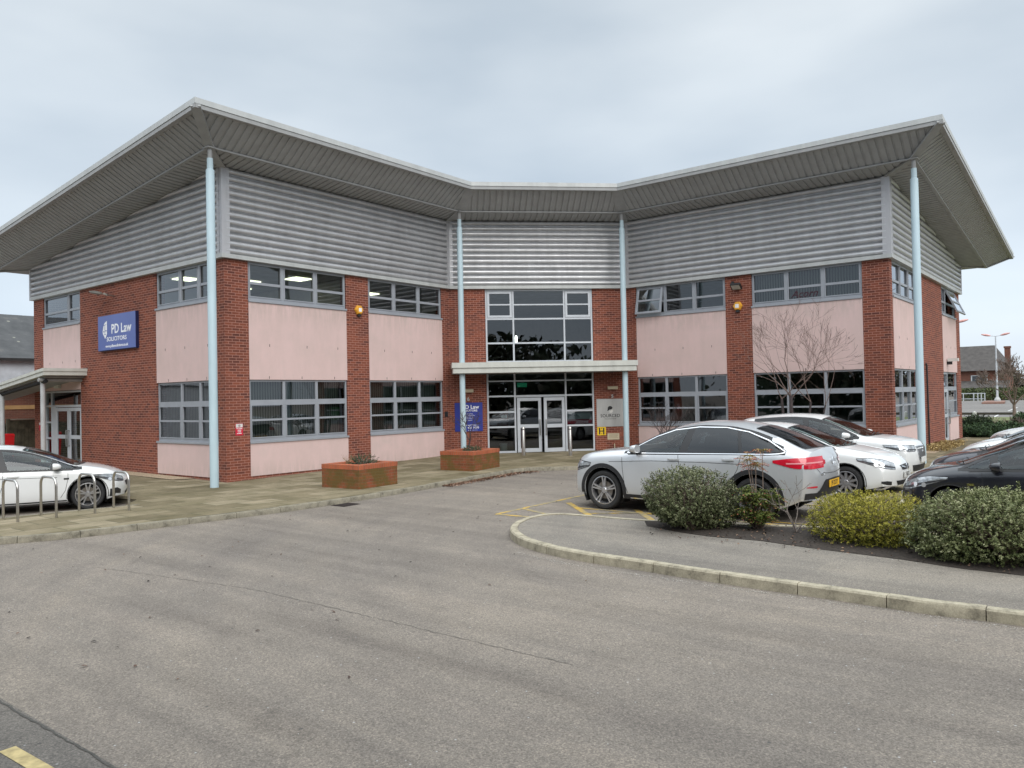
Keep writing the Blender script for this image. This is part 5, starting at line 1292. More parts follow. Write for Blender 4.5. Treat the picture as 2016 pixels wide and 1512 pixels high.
        mb = MB(); mb.tube([V(p.x, p.y - s * .02, p.z - .02), V(p.x + .01, p.y + s * .10, p.z - .012), V(p.x + .01, p.y + s * .19, p.z + .0)], [.032, .03, .04], 8); mb.build('mirror_foot', BLACKP, mr, smooth=True)
        # sill
        ribbon('sill_trim', spec.get('sillm', SEAM), 'side', [(wb - Ra - .01, zb0 + .03), (-wb + Ra + .01, zb0 + .03)], spec.get('sillw', .03), .004, s)
        for u, l in [spec['head']]:
            hl = patch('headlight', LENS, 'dF', u, l, .008, s, nu=10, nv=5)
            patch('lamp_surround', BLACKP, 'dF', [(a - .012 if i == 0 else a, b + .012) for i, (a, b) in enumerate(u)], [(a, b - .012) for a, b in l], .004, s, hl, nu=10, nv=4)
            cx_, cz_ = (u[0][0] + u[-1][0]) / 2, (u[len(u) // 2][1] + l[len(l) // 2][1]) / 2
            mb = MB(); 
            for ox in (-.07, .05):
                c_ = hit('dF', cx_ + ox, cz_ - .005, .011, s); ax = (hit('dF', cx_ + ox, cz_, .1, s) - hit('dF', cx_ + ox, cz_, 0, s)).normalized(); t1 = ax.orthogonal().normalized(); t2 = ax.cross(t1)
                mb.face([c_ + t1 * .038 * math.cos(R_(a)) + t2 * .038 * math.sin(R_(a)) for a in range(0, 360, 24)])
            mb.build('projector', mat('bright_lamp_bowl', (.75, .76, .78), .12, .6), hl)
            patch('lamp_shade_band', mat('dark_lamp_inner', (.06, .06, .065), .2, .2), 'dF', [(a, b - .0 - (b - c[1]) * .62) for (a, b), c in zip(u, l)], [(a, c[1] + (b - c[1]) * .12) for (a, b), c in zip(u, l)], .0095, s, hl, nu=10, nv=3)
        for u, l in [spec['tailp']]:
            patch('tail_light', RED, 'dR', u, l, .008, s, nu=12, nv=4)
    # windscreen and rear window
    ws_ = spec['ws']; ncol = 12
    def topw(xa, xb, ya, yb): # trapezoid in plan: xa,ya at base ; xb,yb at top
        return [(xa, ya), (xa + .04, 0), (xa, -ya)], [(xb, yb), (xb + .03, 0), (xb, -yb)]
    def curve(x, y, bow, n_=9): return [(x + bow * (1 - (k / (n_ - 1) * 2 - 1) ** 2), y * (1 - 2 * k / (n_ - 1))) for k in range(n_)]
    wsp = patch('windscreen', CLEARG, 'top', curve(ws_[0], ws_[1], .17), curve(ws_[2], ws_[3], .05), .006, nu=16, nv=10)
    for cv in (curve(ws_[0] + .01, ws_[1], .17), curve(ws_[2] + .0, ws_[3], .05), [(ws_[0], ws_[1]), (ws_[2], ws_[3])], [(ws_[0], -ws_[1]), (ws_[2], -ws_[3])]): ribbon('windscreen_seal', BLACKP, 'top', cv, .05, .004, par=wsp)
    rwn = spec.get('rw_win')
    if rwn:
        for cv in (curve(rwn[0], rwn[1], -.10), curve(rwn[2], rwn[3], -.04), [(rwn[0], rwn[1]), (rwn[2], rwn[3])], [(rwn[0], -rwn[1]), (rwn[2], -rwn[3])]): ribbon('rear_window_seal', BLACKP, 'top', cv, .05, .004)
        rp = patch('rear_window', PRIVG, 'top', curve(rwn[0], rwn[1], -.10), curve(rwn[2], rwn[3], -.04), .006, nu=16, nv=8)
    # bonnet shut lines, wipers
    bx = spec['bonnet']
    for s in (1, -1): ribbon('bonnet_gap', SEAM, 'top', [(bx[0], s * bx[1]), (bx[2], s * bx[3])], .008, .002)
    mb = MB(); 
    for y0, y1 in ((.50, -.05), (.02, -.52)):
        a, b = hit('top', ws_[0] + .03, y0, .03), hit('top', ws_[0] + .10, y1, .03); mb.tube([a, (a + b) / 2 + V(.02, 0, .01), b], .008, 5)
    mb.build('wiper', BLACKP, root)
    # front face: grille, lower intake, plate
    for (y0, y1, z0, z1, m_, nm, bow) in spec['front']:
        patch(nm, m_, 'front', [(y0 * (1 - 2 * k / 8), z1 + bow * (1 - (k / 4 - 1) ** 2)) for k in range(9)], [(y1 * (1 - 2 * k / 8), z0) for k in range(9)], .006 if nm != 'badge' else .02, nu=14, nv=4)
    def plate(x, z, m_, text, rear=False):
        y = .26; h_ = .057; p = hit('rear' if rear else 'front', 0, z, .012); q = hit('rear' if rear else 'front', .24, z, .012)
        xx = min(p.x, q.x) if rear else max(p.x, q.x) 
        mb = MB(); mb.box(xx - .006, xx + .006, -y, y, z - h_, z + h_); pl_ = mb.build('number_plate', m_, root)
        X = (Matrix((V(0, -1, 0), ZV, V(-1, 0, 0))) if rear else Matrix((V(0, 1, 0), ZV, V(1, 0, 0)))).transposed().to_4x4(); X.translation = V(xx + (-.0065 if rear else .0065), 0, z)
        if text: bezier_text(text, .115, 'lettering', INK, pl_, X, .001, 'CENTER', .002, .95)
    plate(0, spec['fplate'], WPL, spec.get('ftext', ''))
    plate(0, spec['rplate'], YEL, spec.get('rtext', ''), True)
    for s in (1, -1):
        if 'fog' in spec:
            u, l = spec['fog']; patch('fog_recess', BLACKP, 'dF', u, l, .006, s, nu=8, nv=3)
    # badge ring
    def badge(kind, z, m_, rr=.055, y=0):
        mb = MB(); c = hit(kind, y, z, .012); n_ = V(1 if kind == 'front' else -1, 0, 0); t1, t2 = V(0, 1, 0), ZV
        mb.tube([c + t1 * rr * math.cos(R_(a)) + t2 * rr * math.sin(R_(a)) for a in range(0, 361, 20)], .007, 6, False); mb.build('badge', m_, root, smooth=True)
        return c
    ctx['badge'] = badge
    ctx['mbbody'] = body
    return ctx
CG, DG = CLEARG, PRIVG
SUVC = dict(W=1.89, xf=2.277, xr=-2.457, wb=2.873, rw=.362, rim=.262, gap=.065, zsill=.24, spokes=5, dbl=True,
    top=[(2.277, .86), (2.24, .94), (2.05, 1.02), (1.7, 1.085), (1.3, 1.13), (1.02, 1.16), (.85, 1.23), (.5, 1.41), (.2, 1.53), (-.1, 1.605), (-.5, 1.645), (-.9, 1.635), (-1.3, 1.575), (-1.7, 1.45), (-2.0, 1.32), (-2.2, 1.235), (-2.32, 1.20), (-2.41, 1.195), (-2.44, 1.12), (-2.457, 1.05)],
    belt=[(2.277, .78), (2.1, .90), (1.7, .975), (1.2, 1.02), (.8, 1.04), (0, 1.06), (-1, 1.09), (-1.8, 1.11), (-2.2, 1.10), (-2.457, .98)],
    dlo=dict(up=[(.93, 1.035), (.70, 1.17), (.40, 1.32), (.05, 1.44), (-.4, 1.495), (-.9, 1.49), (-1.3, 1.42), (-1.65, 1.29), (-1.95, 1.115)], lo=[(.93, 1.025), (.4, 1.032), (0, 1.04), (-.5, 1.05), (-1.0, 1.06), (-1.4, 1.065), (-1.7, 1.07), (-1.85, 1.08), (-1.95, 1.10)],
        glass=[([(.86, 1.06), (.66, 1.17), (.38, 1.30), (.05, 1.42), (-.20, 1.455)], [(.84, 1.045), (.5, 1.05), (.2, 1.055), (0, 1.058), (-.10, 1.062)]), ([(-.34, 1.47), (-.6, 1.478), (-.9, 1.47), (-1.10, 1.44)], [(-.26, 1.065), (-.5, 1.07), (-.8, 1.075), (-1.20, 1.08)]), ([(-1.16, 1.43), (-1.4, 1.355), (-1.65, 1.25), (-1.88, 1.12)], [(-1.26, 1.082), (-1.4, 1.085), (-1.6, 1.09), (-1.84, 1.10)])], mats=[CG, DG, DG]),
    seams=[[(1.02, .99), (1.0, .75), (.96, .5), (.90, .34)], [(-.18, 1.5), (-.10, 1.05), (-.17, .7), (-.20, .3)], [(-1.15, 1.47), (-1.24, 1.08), (-1.18, .85), (-1.05, .62)], [(.88, .30), (-.9, .30)], [(1.3, .86), (.4, .90), (-.6, .90), (-1.3, .89)]],
    handles=[(-.02, .93), (-1.02, .95)], mirror=(.72, 1.03), lip=.075, lipm=BLACKP, sillm=BLACKP, sillw=.11,
    head=([(-.30, .78), (-.1, .80), (.12, .79), (.30, .76)], [(-.30, .75), (-.1, .67), (.12, .64), (.30, .68)]),
    tailp=([(-.42, .955), (-.2, .985), (.1, .995), (.36, 1.0)], [(-.42, .925), (-.2, .865), (.1, .86), (.36, .89)]),
    ws=(.98, .66, .12, .57), rw_win=(-2.16, .56, -1.38, .50), bonnet=(1.9, .62, 1.05, .70),
    front=[(.52, .45, .50, .74, BLACKP, 'grille', .02), (.70, .60, .27, .40, BLACKP, 'lower_intake', 0)], fplate=.46, rplate=.62, rtext='J9 DOY', nose=.30, tail=.30, ztail=.75, tz=.35, rt=.09, sc=1.05, chrome=1)
HATCH = dict(W=1.81, xf=2.29, xr=-2.13, wb=2.685, rw=.325, rim=.225, zsill=.20, spokes=10, dbl=False,
    top=[(2.29, .62), (2.25, .72), (2.1, .83), (1.8, .93), (1.4, 1.01), (1.18, 1.05), (1.0, 1.12), (.6, 1.29), (.2, 1.43), (-.1, 1.485), (-.5, 1.51), (-1.0, 1.49), (-1.5, 1.43), (-1.72, 1.38), (-1.9, 1.2), (-2.05, 1.02), (-2.13, .9)],
    belt=[(2.29, .57), (2.1, .72), (1.7, .84), (1.2, .91), (.5, .95), (-.3, .97), (-1.2, 1.01), (-1.8, 1.03), (-2.0, .98), (-2.13, .85)],
    dlo=dict(up=[(1.12, .985), (.85, 1.11), (.5, 1.25), (.15, 1.36), (-.3, 1.42), (-.8, 1.42), (-1.2, 1.37), (-1.5, 1.26), (-1.62, 1.10)], lo=[(1.12, .96), (.7, .965), (.3, .97), (-.1, .98), (-.5, .99), (-.9, 1.0), (-1.2, 1.02), (-1.45, 1.045), (-1.6, 1.08)],
        glass=[([(1.04, .985), (.94, 1.04), (.86, 1.08), (.80, 1.105)], [(1.0, .975), (.92, .977), (.84, .98), (.76, .982)]), ([(.72, 1.13), (.45, 1.24), (.15, 1.335), (-.18, 1.39)], [(.68, .985), (.4, .99), (.1, .995), (-.10, 1.0)]), ([(-.30, 1.395), (-.6, 1.40), (-.9, 1.385), (-1.15, 1.34)], [(-.22, 1.005), (-.5, 1.01), (-.8, 1.02), (-1.1, 1.035)])], mats=[CG, CG, DG]),
    seams=[[(.98, .93), (.95, .7), (.90, .45), (.86, .3)], [(-.22, 1.42), (-.15, 1.0), (-.2, .6), (-.24, .26)], [(-1.15, 1.37), (-1.08, 1.02), (-1.0, .7), (-.93, .5)]],
    handles=[(-.02, .86), (-.92, .88)], mirror=(.78, .98), lip=.014,
    head=([(-.46, .80), (-.25, .81), (0, .78), (.22, .70)], [(-.46, .77), (-.25, .69), (0, .62), (.22, .60)]),
    tailp=([(-.3, .98), (-.1, 1.0), (.1, 1.0), (.25, .99)], [(-.3, .93), (-.1, .80), (.1, .80), (.25, .85)]),
    ws=(1.10, .66, .12, .55), rw_win=(-2.02, .55, -1.76, .52), bonnet=(1.9, .58, 1.15, .66),
    front=[(.34, .28, .57, .66, BLACKP, 'grille', .015), (.50, .42, .25, .37, BLACKP, 'lower_intake', 0)], fplate=.475, rplate=.6, ftext='NL12', fog=([(-.12, .37), (0, .375), (.12, .36)], [(-.12, .33), (0, .30), (.12, .29)]), nose=.36)
XOV = dict(W=1.84, xf=2.185, xr=-2.18, wb=2.63, rw=.345, rim=.24, gap=.06, zsill=.24, spokes=5,
    top=[(2.185, .82), (2.14, .93), (2.0, 1.0), (1.6, 1.07), (1.25, 1.11), (1.08, 1.14), (.9, 1.22), (.5, 1.41), (.2, 1.52), (-.1, 1.585), (-.6, 1.61), (-1.2, 1.58), (-1.7, 1.52), (-1.98, 1.46), (-2.04, 1.36), (-2.1, 1.15), (-2.18, 1.0)],
    belt=[(2.185, .76), (2.0, .88), (1.6, .95), (1.1, 1.0), (.3, 1.03), (-.6, 1.06), (-1.4, 1.09), (-1.9, 1.10), (-2.18, .95)],
    dlo=dict(up=[(1.02, 1.06), (.75, 1.20), (.45, 1.34), (.1, 1.45), (-.4, 1.50), (-.9, 1.49), (-1.3, 1.44), (-1.65, 1.33), (-1.85, 1.17)], lo=[(1.02, 1.045), (.6, 1.05), (.2, 1.06), (-.3, 1.07), (-.8, 1.08), (-1.2, 1.09), (-1.5, 1.10), (-1.7, 1.11), (-1.83, 1.14)],
        glass=[([(.92, 1.08), (.72, 1.19), (.42, 1.32), (-.14, 1.455)], [(.90, 1.065), (.5, 1.07), (.2, 1.075), (-.06, 1.085)]), ([(-.28, 1.465), (-.6, 1.47), (-.9, 1.455), (-1.12, 1.425)], [(-.2, 1.09), (-.5, 1.095), (-.8, 1.10), (-1.18, 1.11)]), ([(-1.2, 1.41), (-1.4, 1.36), (-1.6, 1.28), (-1.76, 1.17)], [(-1.26, 1.115), (-1.4, 1.12), (-1.6, 1.13), (-1.74, 1.145)])], mats=[CG, DG, DG]),
    seams=[[(.98, 1.0), (.96, .75), (.90, .35)], [(-.18, 1.5), (-.12, 1.08), (-.2, .3)], [(-1.15, 1.46), (-1.16, 1.1), (-1.0, .62)]],
    handles=[(-.04, .95), (-.98, .97)], mirror=(.80, 1.06), lip=.05, lipm=BLACKP, sillm=BLACKP, sillw=.08,
    head=([(-.40, .90), (-.2, .905), (.05, .90), (.30, .88)], [(-.36, .86), (-.2, .81), (.05, .77), (.26, .765)]),
    tailp=([(-.35, 1.02), (-.1, 1.04), (.1, 1.04), (.3, 1.03)], [(-.35, .95), (-.1, .9), (.1, .9), (.3, .92)]),
    ws=(1.12, .68, .16, .58), rw_win=(-2.09, .56, -2.01, .56), bonnet=(1.9, .6, 1.15, .7),
    front=[(.42, .32, .56, .86, mat('dark_grille', (.10, .10, .105), .4, .3), 'grille', .01), (.62, .52, .27, .46, BLACKP, 'lower_intake', 0)], fplate=.56, rplate=.65, nose=.26, znose=.6)
SMALL = dict(W=1.72, xf=2.085, xr=-1.915, wb=2.51, rw=.31, rim=.21, zsill=.19, spokes=5,
    top=[(2.085, .60), (2.05, .70), (1.9, .81), (1.6, .92), (1.3, .99), (1.15, 1.02), (.95, 1.11), (.6, 1.26), (.25, 1.40), (-.1, 1.46), (-.5, 1.485), (-1.0, 1.46), (-1.35, 1.40), (-1.5, 1.35), (-1.7, 1.15), (-1.85, .95), (-1.915, .85)],
    belt=[(2.085, .55), (1.9, .70), (1.5, .82), (1.1, .88), (.5, .92), (-.3, .95), (-1.0, .99), (-1.6, 1.0), (-1.915, .8)],
    dlo=dict(up=[(1.10, .95), (.9, 1.05), (.6, 1.19), (.25, 1.31), (-.1, 1.37), (-.6, 1.39), (-1.0, 1.35), (-1.3, 1.24), (-1.45, 1.08)], lo=[(1.10, .925), (.7, .935), (.4, .94), (0, .95), (-.3, .96), (-.6, .97), (-.9, .985), (-1.2, 1.01), (-1.42, 1.05)],
        glass=[([(1.02, .96), (.90, 1.02), (.80, 1.07), (.72, 1.10)], [(.98, .95), (.86, .952), (.78, .954), (.70, .956)]), ([(.60, 1.16), (.4, 1.24), (.1, 1.32), (-.3, 1.36)], [(.60, .965), (.3, .967), (0, .97), (-.22, .975)]), ([(-.44, 1.37), (-.7, 1.365), (-1.0, 1.32), (-1.25, 1.22)], [(-.36, .985), (-.6, .99), (-.9, 1.0), (-1.2, 1.03)])], mats=[CG, CG, DG]),
    seams=[[(.82, .92), (.80, .7), (.76, .45), (.72, .3)], [(-.55, 1.38), (-.42, .98), (-.46, .6), (-.5, .26)]],
    handles=[(-.32, .84)], mirror=(.62, .95), lip=.014, mirm=BLACKC,
    head=([(-.52, .80), (-.3, .80), (-.05, .75), (.16, .66)], [(-.50, .76), (-.3, .67), (-.05, .58), (.16, .56)]),
    tailp=([(-.3, .95), (-.1, 1.0), (.1, 1.0), (.2, .95)], [(-.3, .9), (-.1, .75), (.1, .75), (.2, .8)]),
    ws=(1.08, .62, .14, .52), rw_win=(-1.8, .5, -1.54, .5), bonnet=(1.8, .54, 1.12, .62),
    front=[(.42, .36, .46, .55, BLACKP, 'grille', .01), (.50, .45, .24, .35, BLACKP, 'lower_intake', 0)], fplate=.42, rplate=.55, nose=.36)
SALOON = dict(HATCH); SALOON.update(W=1.86, xf=2.18, xr=-2.5, wb=2.75, rw=.335, rim=.245, spokes=5, dbl=True, vsp=True, rimm=RIM,
    top=[(2.18, .60), (2.14, .70), (2.0, .79), (1.75, .88), (1.4, .96), (1.15, 1.0), (.95, 1.09), (.6, 1.24), (.25, 1.36), (-.1, 1.43), (-.5, 1.455), (-1.1, 1.44), (-1.6, 1.35), (-2.0, 1.2), (-2.3, 1.08), (-2.45, 1.02), (-2.5, .9)],
    belt=[(2.18, .55), (2.0, .68), (1.7, .79), (1.2, .86), (.5, .88), (-.3, .90), (-1.2, .94), (-2.0, .97), (-2.5, .85)],
    dlo=dict(up=[(1.22, .91), (.95, 1.03), (.6, 1.17), (.25, 1.28), (-.2, 1.35), (-.8, 1.37), (-1.3, 1.32), (-1.7, 1.2), (-1.9, 1.06)], lo=[(1.22, .892), (.8, .895), (.4, .90), (0, .91), (-.5, .92), (-.9, .935), (-1.3, .955), (-1.6, .98), (-1.88, 1.03)],
        glass=[([(1.12, .92), (1.0, .975), (.9, 1.02), (.80, 1.06)], [(1.08, .912), (.98, .913), (.88, .914), (.76, .915)]), ([(.70, 1.10), (.45, 1.19), (.15, 1.27), (-.22, 1.32)], [(.66, .915), (.4, .918), (.1, .922), (-.10, .928)]), ([(-.38, 1.335), (-.7, 1.345), (-1.0, 1.33), (-1.3, 1.28)], [(-.28, .935), (-.6, .94), (-.9, .95), (-1.2, .965)])], mats=[CG, CG, CG]),
    seams=[[(1.0, .89), (1.0, .7), (.95, .45), (.86, .3)], [(-.25, 1.36), (-.18, .93), (-.2, .6), (-.3, .26)], [(.8, .74), (-.3, .765), (-1.2, .775)]],
    handles=[(-.0, .80), (-1.0, .83)], mirror=(.80, .92), lip=.014,
    head=([(-.45, .745), (-.25, .745), (0, .71), (.2, .65)], [(-.45, .73), (-.25, .64), (0, .58), (.2, .57)]),
    tailp=([(-.3, .95), (-.1, .96), (.1, .96), (.3, .95)], [(-.3, .9), (-.1, .82), (.1, .82), (.3, .85)]), ws=(1.12, .66, .16, .55), rw_win=(-2.2, .55, -1.5, .5), ftext='', fog=([(-.2, .42), (-.05, .44), (.10, .38)], [(-.2, .26), (-.05, .25), (.10, .25)]),
    front=[(.50, .42, .45, .56, BLACKP, 'grille', .015), (.45, .40, .24, .33, BLACKP, 'lower_intake', 0)])
UPH = math.pi / 2
GR = 'cars parked nose in beside the building'
def shift(S_, k):
    D = S_['dlo']; f = lambda c: [(a, b + k) for a, b in c]
    D['up'], D['lo'] = f(D['up']), f(D['lo']); D['glass'] = [(f(u), f(l)) for u, l in D['glass']]
shift(SUVC, .045); SUVC['head'] = ([(-.34, .86), (-.1, .90), (.12, .90), (.32, .86)], [(-.32, .80), (-.1, .72), (.12, .70), (.30, .76)]); SUVC['handles'] = [(-.02, .985), (-1.02, 1.005)]; SUVC['mirror'] = (.72, 1.10)
SUVC['tailp'] = ([(-.44, 1.02), (-.2, 1.06), (.1, 1.075), (.36, 1.08)], [(-.44, .98), (-.2, .90), (.1, .885), (.36, .90)]); SUVC['seams'][4] = [(1.3, .90), (.4, .945), (-.6, .95), (-1.3, .94)]
HATCH['sc'] = 1.03; XOV['sc'] = 1.04
c1 = car(SUVC, (13.18 + .95, 8.16 - 1.5), UPH, 'silver coupe style SUV with red tail lights parked behind the shrubs', SILVERP, GR)
c1['badge']('rear', .98, CHROME, .06)
p_ = c1['patch']; p_('rear_diffuser', BLACKP, 'rear', [(.80, .50), (.55, .50), (.40, .70), (0, .71), (-.40, .70), (-.55, .50), (-.80, .50)], [(.78, .36), (.5, .36), (.3, .34), (0, .34), (-.3, .34), (-.5, .36), (-.78, .36)], .006, nu=24, nv=4)
p_('tail_light', RED, 'rear', [(.66, 1.045), (.55, 1.045), (.44, 1.04), (.34, 1.01)], [(.66, .925), (.55, .92), (.44, .93), (.35, .96)], .009, nu=8, nv=3); p_('tail_light', RED, 'rear', [(-.66, 1.045), (-.55, 1.045), (-.44, 1.04), (-.34, 1.01)], [(-.66, .925), (-.55, .92), (-.44, .93), (-.35, .96)], .009, nu=8, nv=3)
for s in (1, -1):
    c1['ribbon']('tailgate_gap', c1['SEAM'], 'rear', [(s * .64, 1.08), (s * .62, .90), (s * .52, .81), (0, .79)], .008, .003)
    p_('rear_reflector', RED, 'dR', [(-.02, .60), (.1, .61), (.2, .61)], [(-.02, .59), (.1, .58), (.2, .585)], .006, s, nu=6, nv=2)
    c1['ribbon']('exhaust_trim', CHROME, 'rear', [(s * .42, .36), (s * .72, .37)], .05, .02)
    c1['ribbon']('lamp_highlight', mat('pink_lamp_strip', (.75, .30, .32), .3), 'dR', [(-.28, .975), (.1, .985), (.34, .99)], .022, .011, s)
    c1['ribbon']('sill_step', CHROME, 'side', [(.85, .20 + .06), (-.85, .26)], .02, .012, s)
bezier_text('GLC 250', .075, 'badge_lettering', CHROME, c1['root'], Matrix.Translation(V(c1['hit']('rear', .46, .80, .006).x - .004, .46, .80)) @ Matrix((V(0, -1, 0), ZV, V(-1, 0, 0))).transposed().to_4x4(), .002)
c2 = car(HATCH, (16.95 + .93, 4.68 + 1.38), -UPH, 'white hatchback parked facing right, between the silver SUV and the white SUV', WHITEP, GR)
c2['badge']('front', .625, CHROME, .05)
c2['ribbon']('grille_bar', CHROME, 'front', [(.30, .64), (0, .60), (-.30, .64)], .022, .012)
c3 = car(XOV, (19.65 + .95, 3.92 + 2.25), -UPH, 'white SUV with large grille parked farthest back, beside the right wing', WHITEP, GR)
bezier_text('S', .17, 'badge', CHROME, c3['root'], Matrix.Translation(V(c3['hit']('front', 0, .76, .012).x, 0, .76)) @ Matrix((V(0, 1, 0), ZV, V(1, 0, 0))).transposed().to_4x4(), .006, 'CENTER', .012, 1.2)
c3['ribbon']('grille_frame', CHROME, 'front', [(.42, .865), (-.42, .865), (-.32, .56), (.32, .56), (.42, .865)], .02, .010)
GR2 = 'cars parked at the right edge facing the building'
c4 = car(SMALL, (14.25 + .86, 3.15 - 2.085), UPH, 'black small hatchback nearest the camera at the right edge, behind the largest shrub', BLACKC, GR2)
LONGC = dict(SALOON); LONGC['sc'] = 1.05; c5 = car(LONGC, (17.3 + .95, 3.32 - 2.29), UPH, 'dark grey car second in the right edge row, its headlight above the black hatchback bonnet', GREYC, GR2)
c6 = car(dict(SMALL, sc=1.06), (21.0 + .88, 3.3 - 2.2), UPH, 'white small car with black side pillars third in the right edge row', WHITEP, GR2)
c7 = car(HATCH, (27.2 + .9, 3.4 - 2.29), UPH, 'white car farthest back in the right edge row near the dark hedge', WHITEP, GR2)
ha = R_(-24); hd = V(math.cos(ha), math.sin(ha), 0); hn = V(-math.sin(ha), math.cos(ha), 0)
fwp = V(7.72, 17.68, 0); cc = fwp - hd * 1.47 + hn * .90
SALOON['sc'] = .99; c8 = car(SALOON, (cc.x, cc.y), ha, 'white saloon parked behind the steel bicycle stands at the left edge', WHITEP)
for c, s in ((c4, 1), (c8, -1)):
    c['ribbon']('side_badge', CHROME, 'side', [(.92, .70), (1.02, .70)], .035, .006, s)
#@@PART5

# ------------------------------------------------------------------ surroundings
# left background: slate roofed building, brick wing, timber fence, red bin
r = empty('warehouse', (2, 46, 0), 0, 'low building with dark slate roof and pale grey upper wall behind the left end', 'building')
bx0, by0 = -25.0, 43.0
mb = MB(); mb.box(-26, 22, by0 + .35, by0 + 12, -.2, 3.2); addp(r, mb.build('wall', mat('pale_grey_wall', (.40, .42, .45), .8)))
SLATE = brick_mat('slate', (.05, .05, .055), (.085, .085, .09), (.03, .03, .03))
mb = MB(); mb.boxf(V(-27, by0 - .2, 4.55), V(1, 0, 0), V(0, .87, .49).normalized(), V(0, -.49, .87).normalized(), 0, 50, 0, 5.3, -.15, 0)
SLT, Nn, Kk, b = nodes('slate_roof'); 
P = geo(Nn); c = ramp(Nn, Kk, noise(Nn, Kk, P, 1.1, 6, .7), [(.3, (.035, .038, .04)), (.6, (.07, .072, .075)), (.72, (.12, .115, .10))])
v_ = Nn.new('ShaderNodeTexVoronoi'); v_.inputs['Scale'].default_value = 1.6; Kk.new(P, v_.inputs['Vector']); c = mixc(Nn, Kk, ramp(Nn, Kk, v_.outputs['Distance'], [(.10, (.8, .8, .8)), (.14, (0, 0, 0))]), c, (.24, .24, .2))
Kk.new(c, b.inputs['Base Color']); b.inputs['Roughness'].default_value = .8
addp(r, mb.build('roof', SLT)); 
mb = MB(); mb.box(-26, 22, by0 + .2, by0 + .36, 3.2, 4.5); addp(r, mb.build('upper_wall', mat('white_upper_wall', (.50, .53, .57), .8)))
r = empty('brick_annex', (0, 38, 0), 0, 'low brick wing with yellow brick bands seen under the side canopy', 'building')
mb = MB(); mb.boxf(V(5, 38, 0), V(1, 0, 0), V(0, 1, 0), ZV, 0, 11, 0, 4, -.2, 2.95); addp(r, mb.build('wall', BRICKF))
mb = MB()
mb.box(5.02, 15.98, 37.97, 38.0, 2.05, 2.22); addp(r, mb.build('yellow_band', mat('yellow_band_brick', (.45, .27, .12), .9)))
mb = MB(); mb.box(5.02, 15.98, 37.97, 38.0, 2.78, 2.92); addp(r, mb.build('yellow_band', MATS['yellow_band_brick']))
mb = MB(); mb.box(4.9, 16, 37.7, 38.3, 2.96, 3.12); addp(r, mb.build('coping', WPL))
r = empty('timber_fence', (9, 33.5, 0), 0, 'dark green stained timber board fence behind the side canopy', 'fence')
FEN = mat('weathered_fence_board', (.085, .080, .055), .9, 0, .45, 5)
k = 0; x = 11.9
mb = MB()
for k in range(9): mb.box(12.72 - .125 * (k + 1) + .006, 12.72 - .125 * k, 33.5, 33.53, -.05, 1.64)
addp(r, mb.build('fence_panel', FEN))
mb = MB()
for k in range(30): mb.box(12.1 - .125 * (k + 1) + .006, 12.1 - .125 * k, 35.0, 35.03, -.05, 1.5)
addp(r, mb.build('fence_panel', FEN)); mb = MB(); mb.box(11.48, 11.59, 33.46, 33.56, -.05, 1.7); addp(r, mb.build('fence_post', FEN)); mb = MB(); mb.box(11.6, 12.72, 33.47, 33.56, 1.65, 1.69); addp(r, mb.build('coping_rail', mat('pale_rail', (.35, .33, .28), .8)))
r = empty('red_bin', (11.22, 32.75, 0), 0, 'bright red bin standing beside the grey canopy post at the left edge', 'bin')
mb = MB(); rows = [[V(x, y, z) for x, y in ((-.19 * s, -.2 * s), (.19 * s, -.2 * s), (.19 * s, .2 * s), (-.19 * s, .2 * s))] for s, z in ((.8, 0), (1, 1.05), (1.04, 1.06), (1.04, 1.12), (.9, 1.16))]
mb.grid(rows, True); mb.face(rows[-1]); mb.build('bin_body', mat('red_bin_plastic', (.60, .01, .015), .4), r)

# right background
sheet('grass_verge', [(39.6, 3.4), (39.9, 9.0), (66.6, 14.0), (66.6, -4), (66, -30), (37.6, -30), (37.6, -14), (38, -4)], -.03, GRASS)
sheet('car_park', [(66.8, -30), (66.8, 14), (66, 40), (155, 60), (160, 20), (140, -40)], -.06, ROADF)
WLINE = mat('white_road_paint', (.6, .6, .58), .8)
for (a, b) in (((84.7, 8.9), (99.7, 9.6)), ((67.7, 8.0), (74.1, 8.4)), ((110, 6.4), (125, 7.1)), ((100, 3.4), (115, 4.1)), ((84.7, 4.0), (99.7, 4.7))): line_strip('white_line', [a, ((a[0] + b[0]) / 2, (a[1] + b[1]) / 2), b], .14, WLINE, -.05)
HED = [(.008, .014, .008), (.02, .04, .016), (.035, .07, .025), (.07, .11, .045)]
shrub('dark_hedge', (39.6, 5.35, 0), 1.0, .9, .46, HED, 'low dark glossy hedge at the far right corner of the building', 1100, .09, 20, per=7, cat='hedge', seed=61)
shrub('dark_hedge', (40.6, 4.75, 0), 1.5, .95, .50, HED, 'loose leafy laurel hedge between the clipped bush and the purple twigs', 1300, .10, 20, per=7, cat='hedge', seed=62)
shrub('clipped_bush', (40.6, 5.5, 0), .62, .58, .84, [(.006, .010, .006), (.015, .03, .014), (.03, .05, .022), (.05, .08, .03)], 'round topped dark clipped bush beside the end of the building', 900, .09, 10, per=7, lump=.05, cat='bush', seed=63)
shrub('clipped_bush', (44.5, 4.0, 0), .55, .5, .8, HED, 'dark clipped bush cut by the right picture edge', 600, .11, 10, per=7, lump=.05, cat='bush', seed=64)
random.seed(65); r = empty('twiggy_bush', (43.6, 4.75, 0), 0, 'pale purple brown twiggy bush beside the laurel hedge', 'bush'); mb = MB()
for k in range(16): tree_branches(mb, V(random.uniform(-.7, .7), random.uniform(-.7, .7), 0), V(random.uniform(-.5, .5), random.uniform(-.5, .5), 1).normalized(), .36, .016, 2, .7, .08, 3, .007)
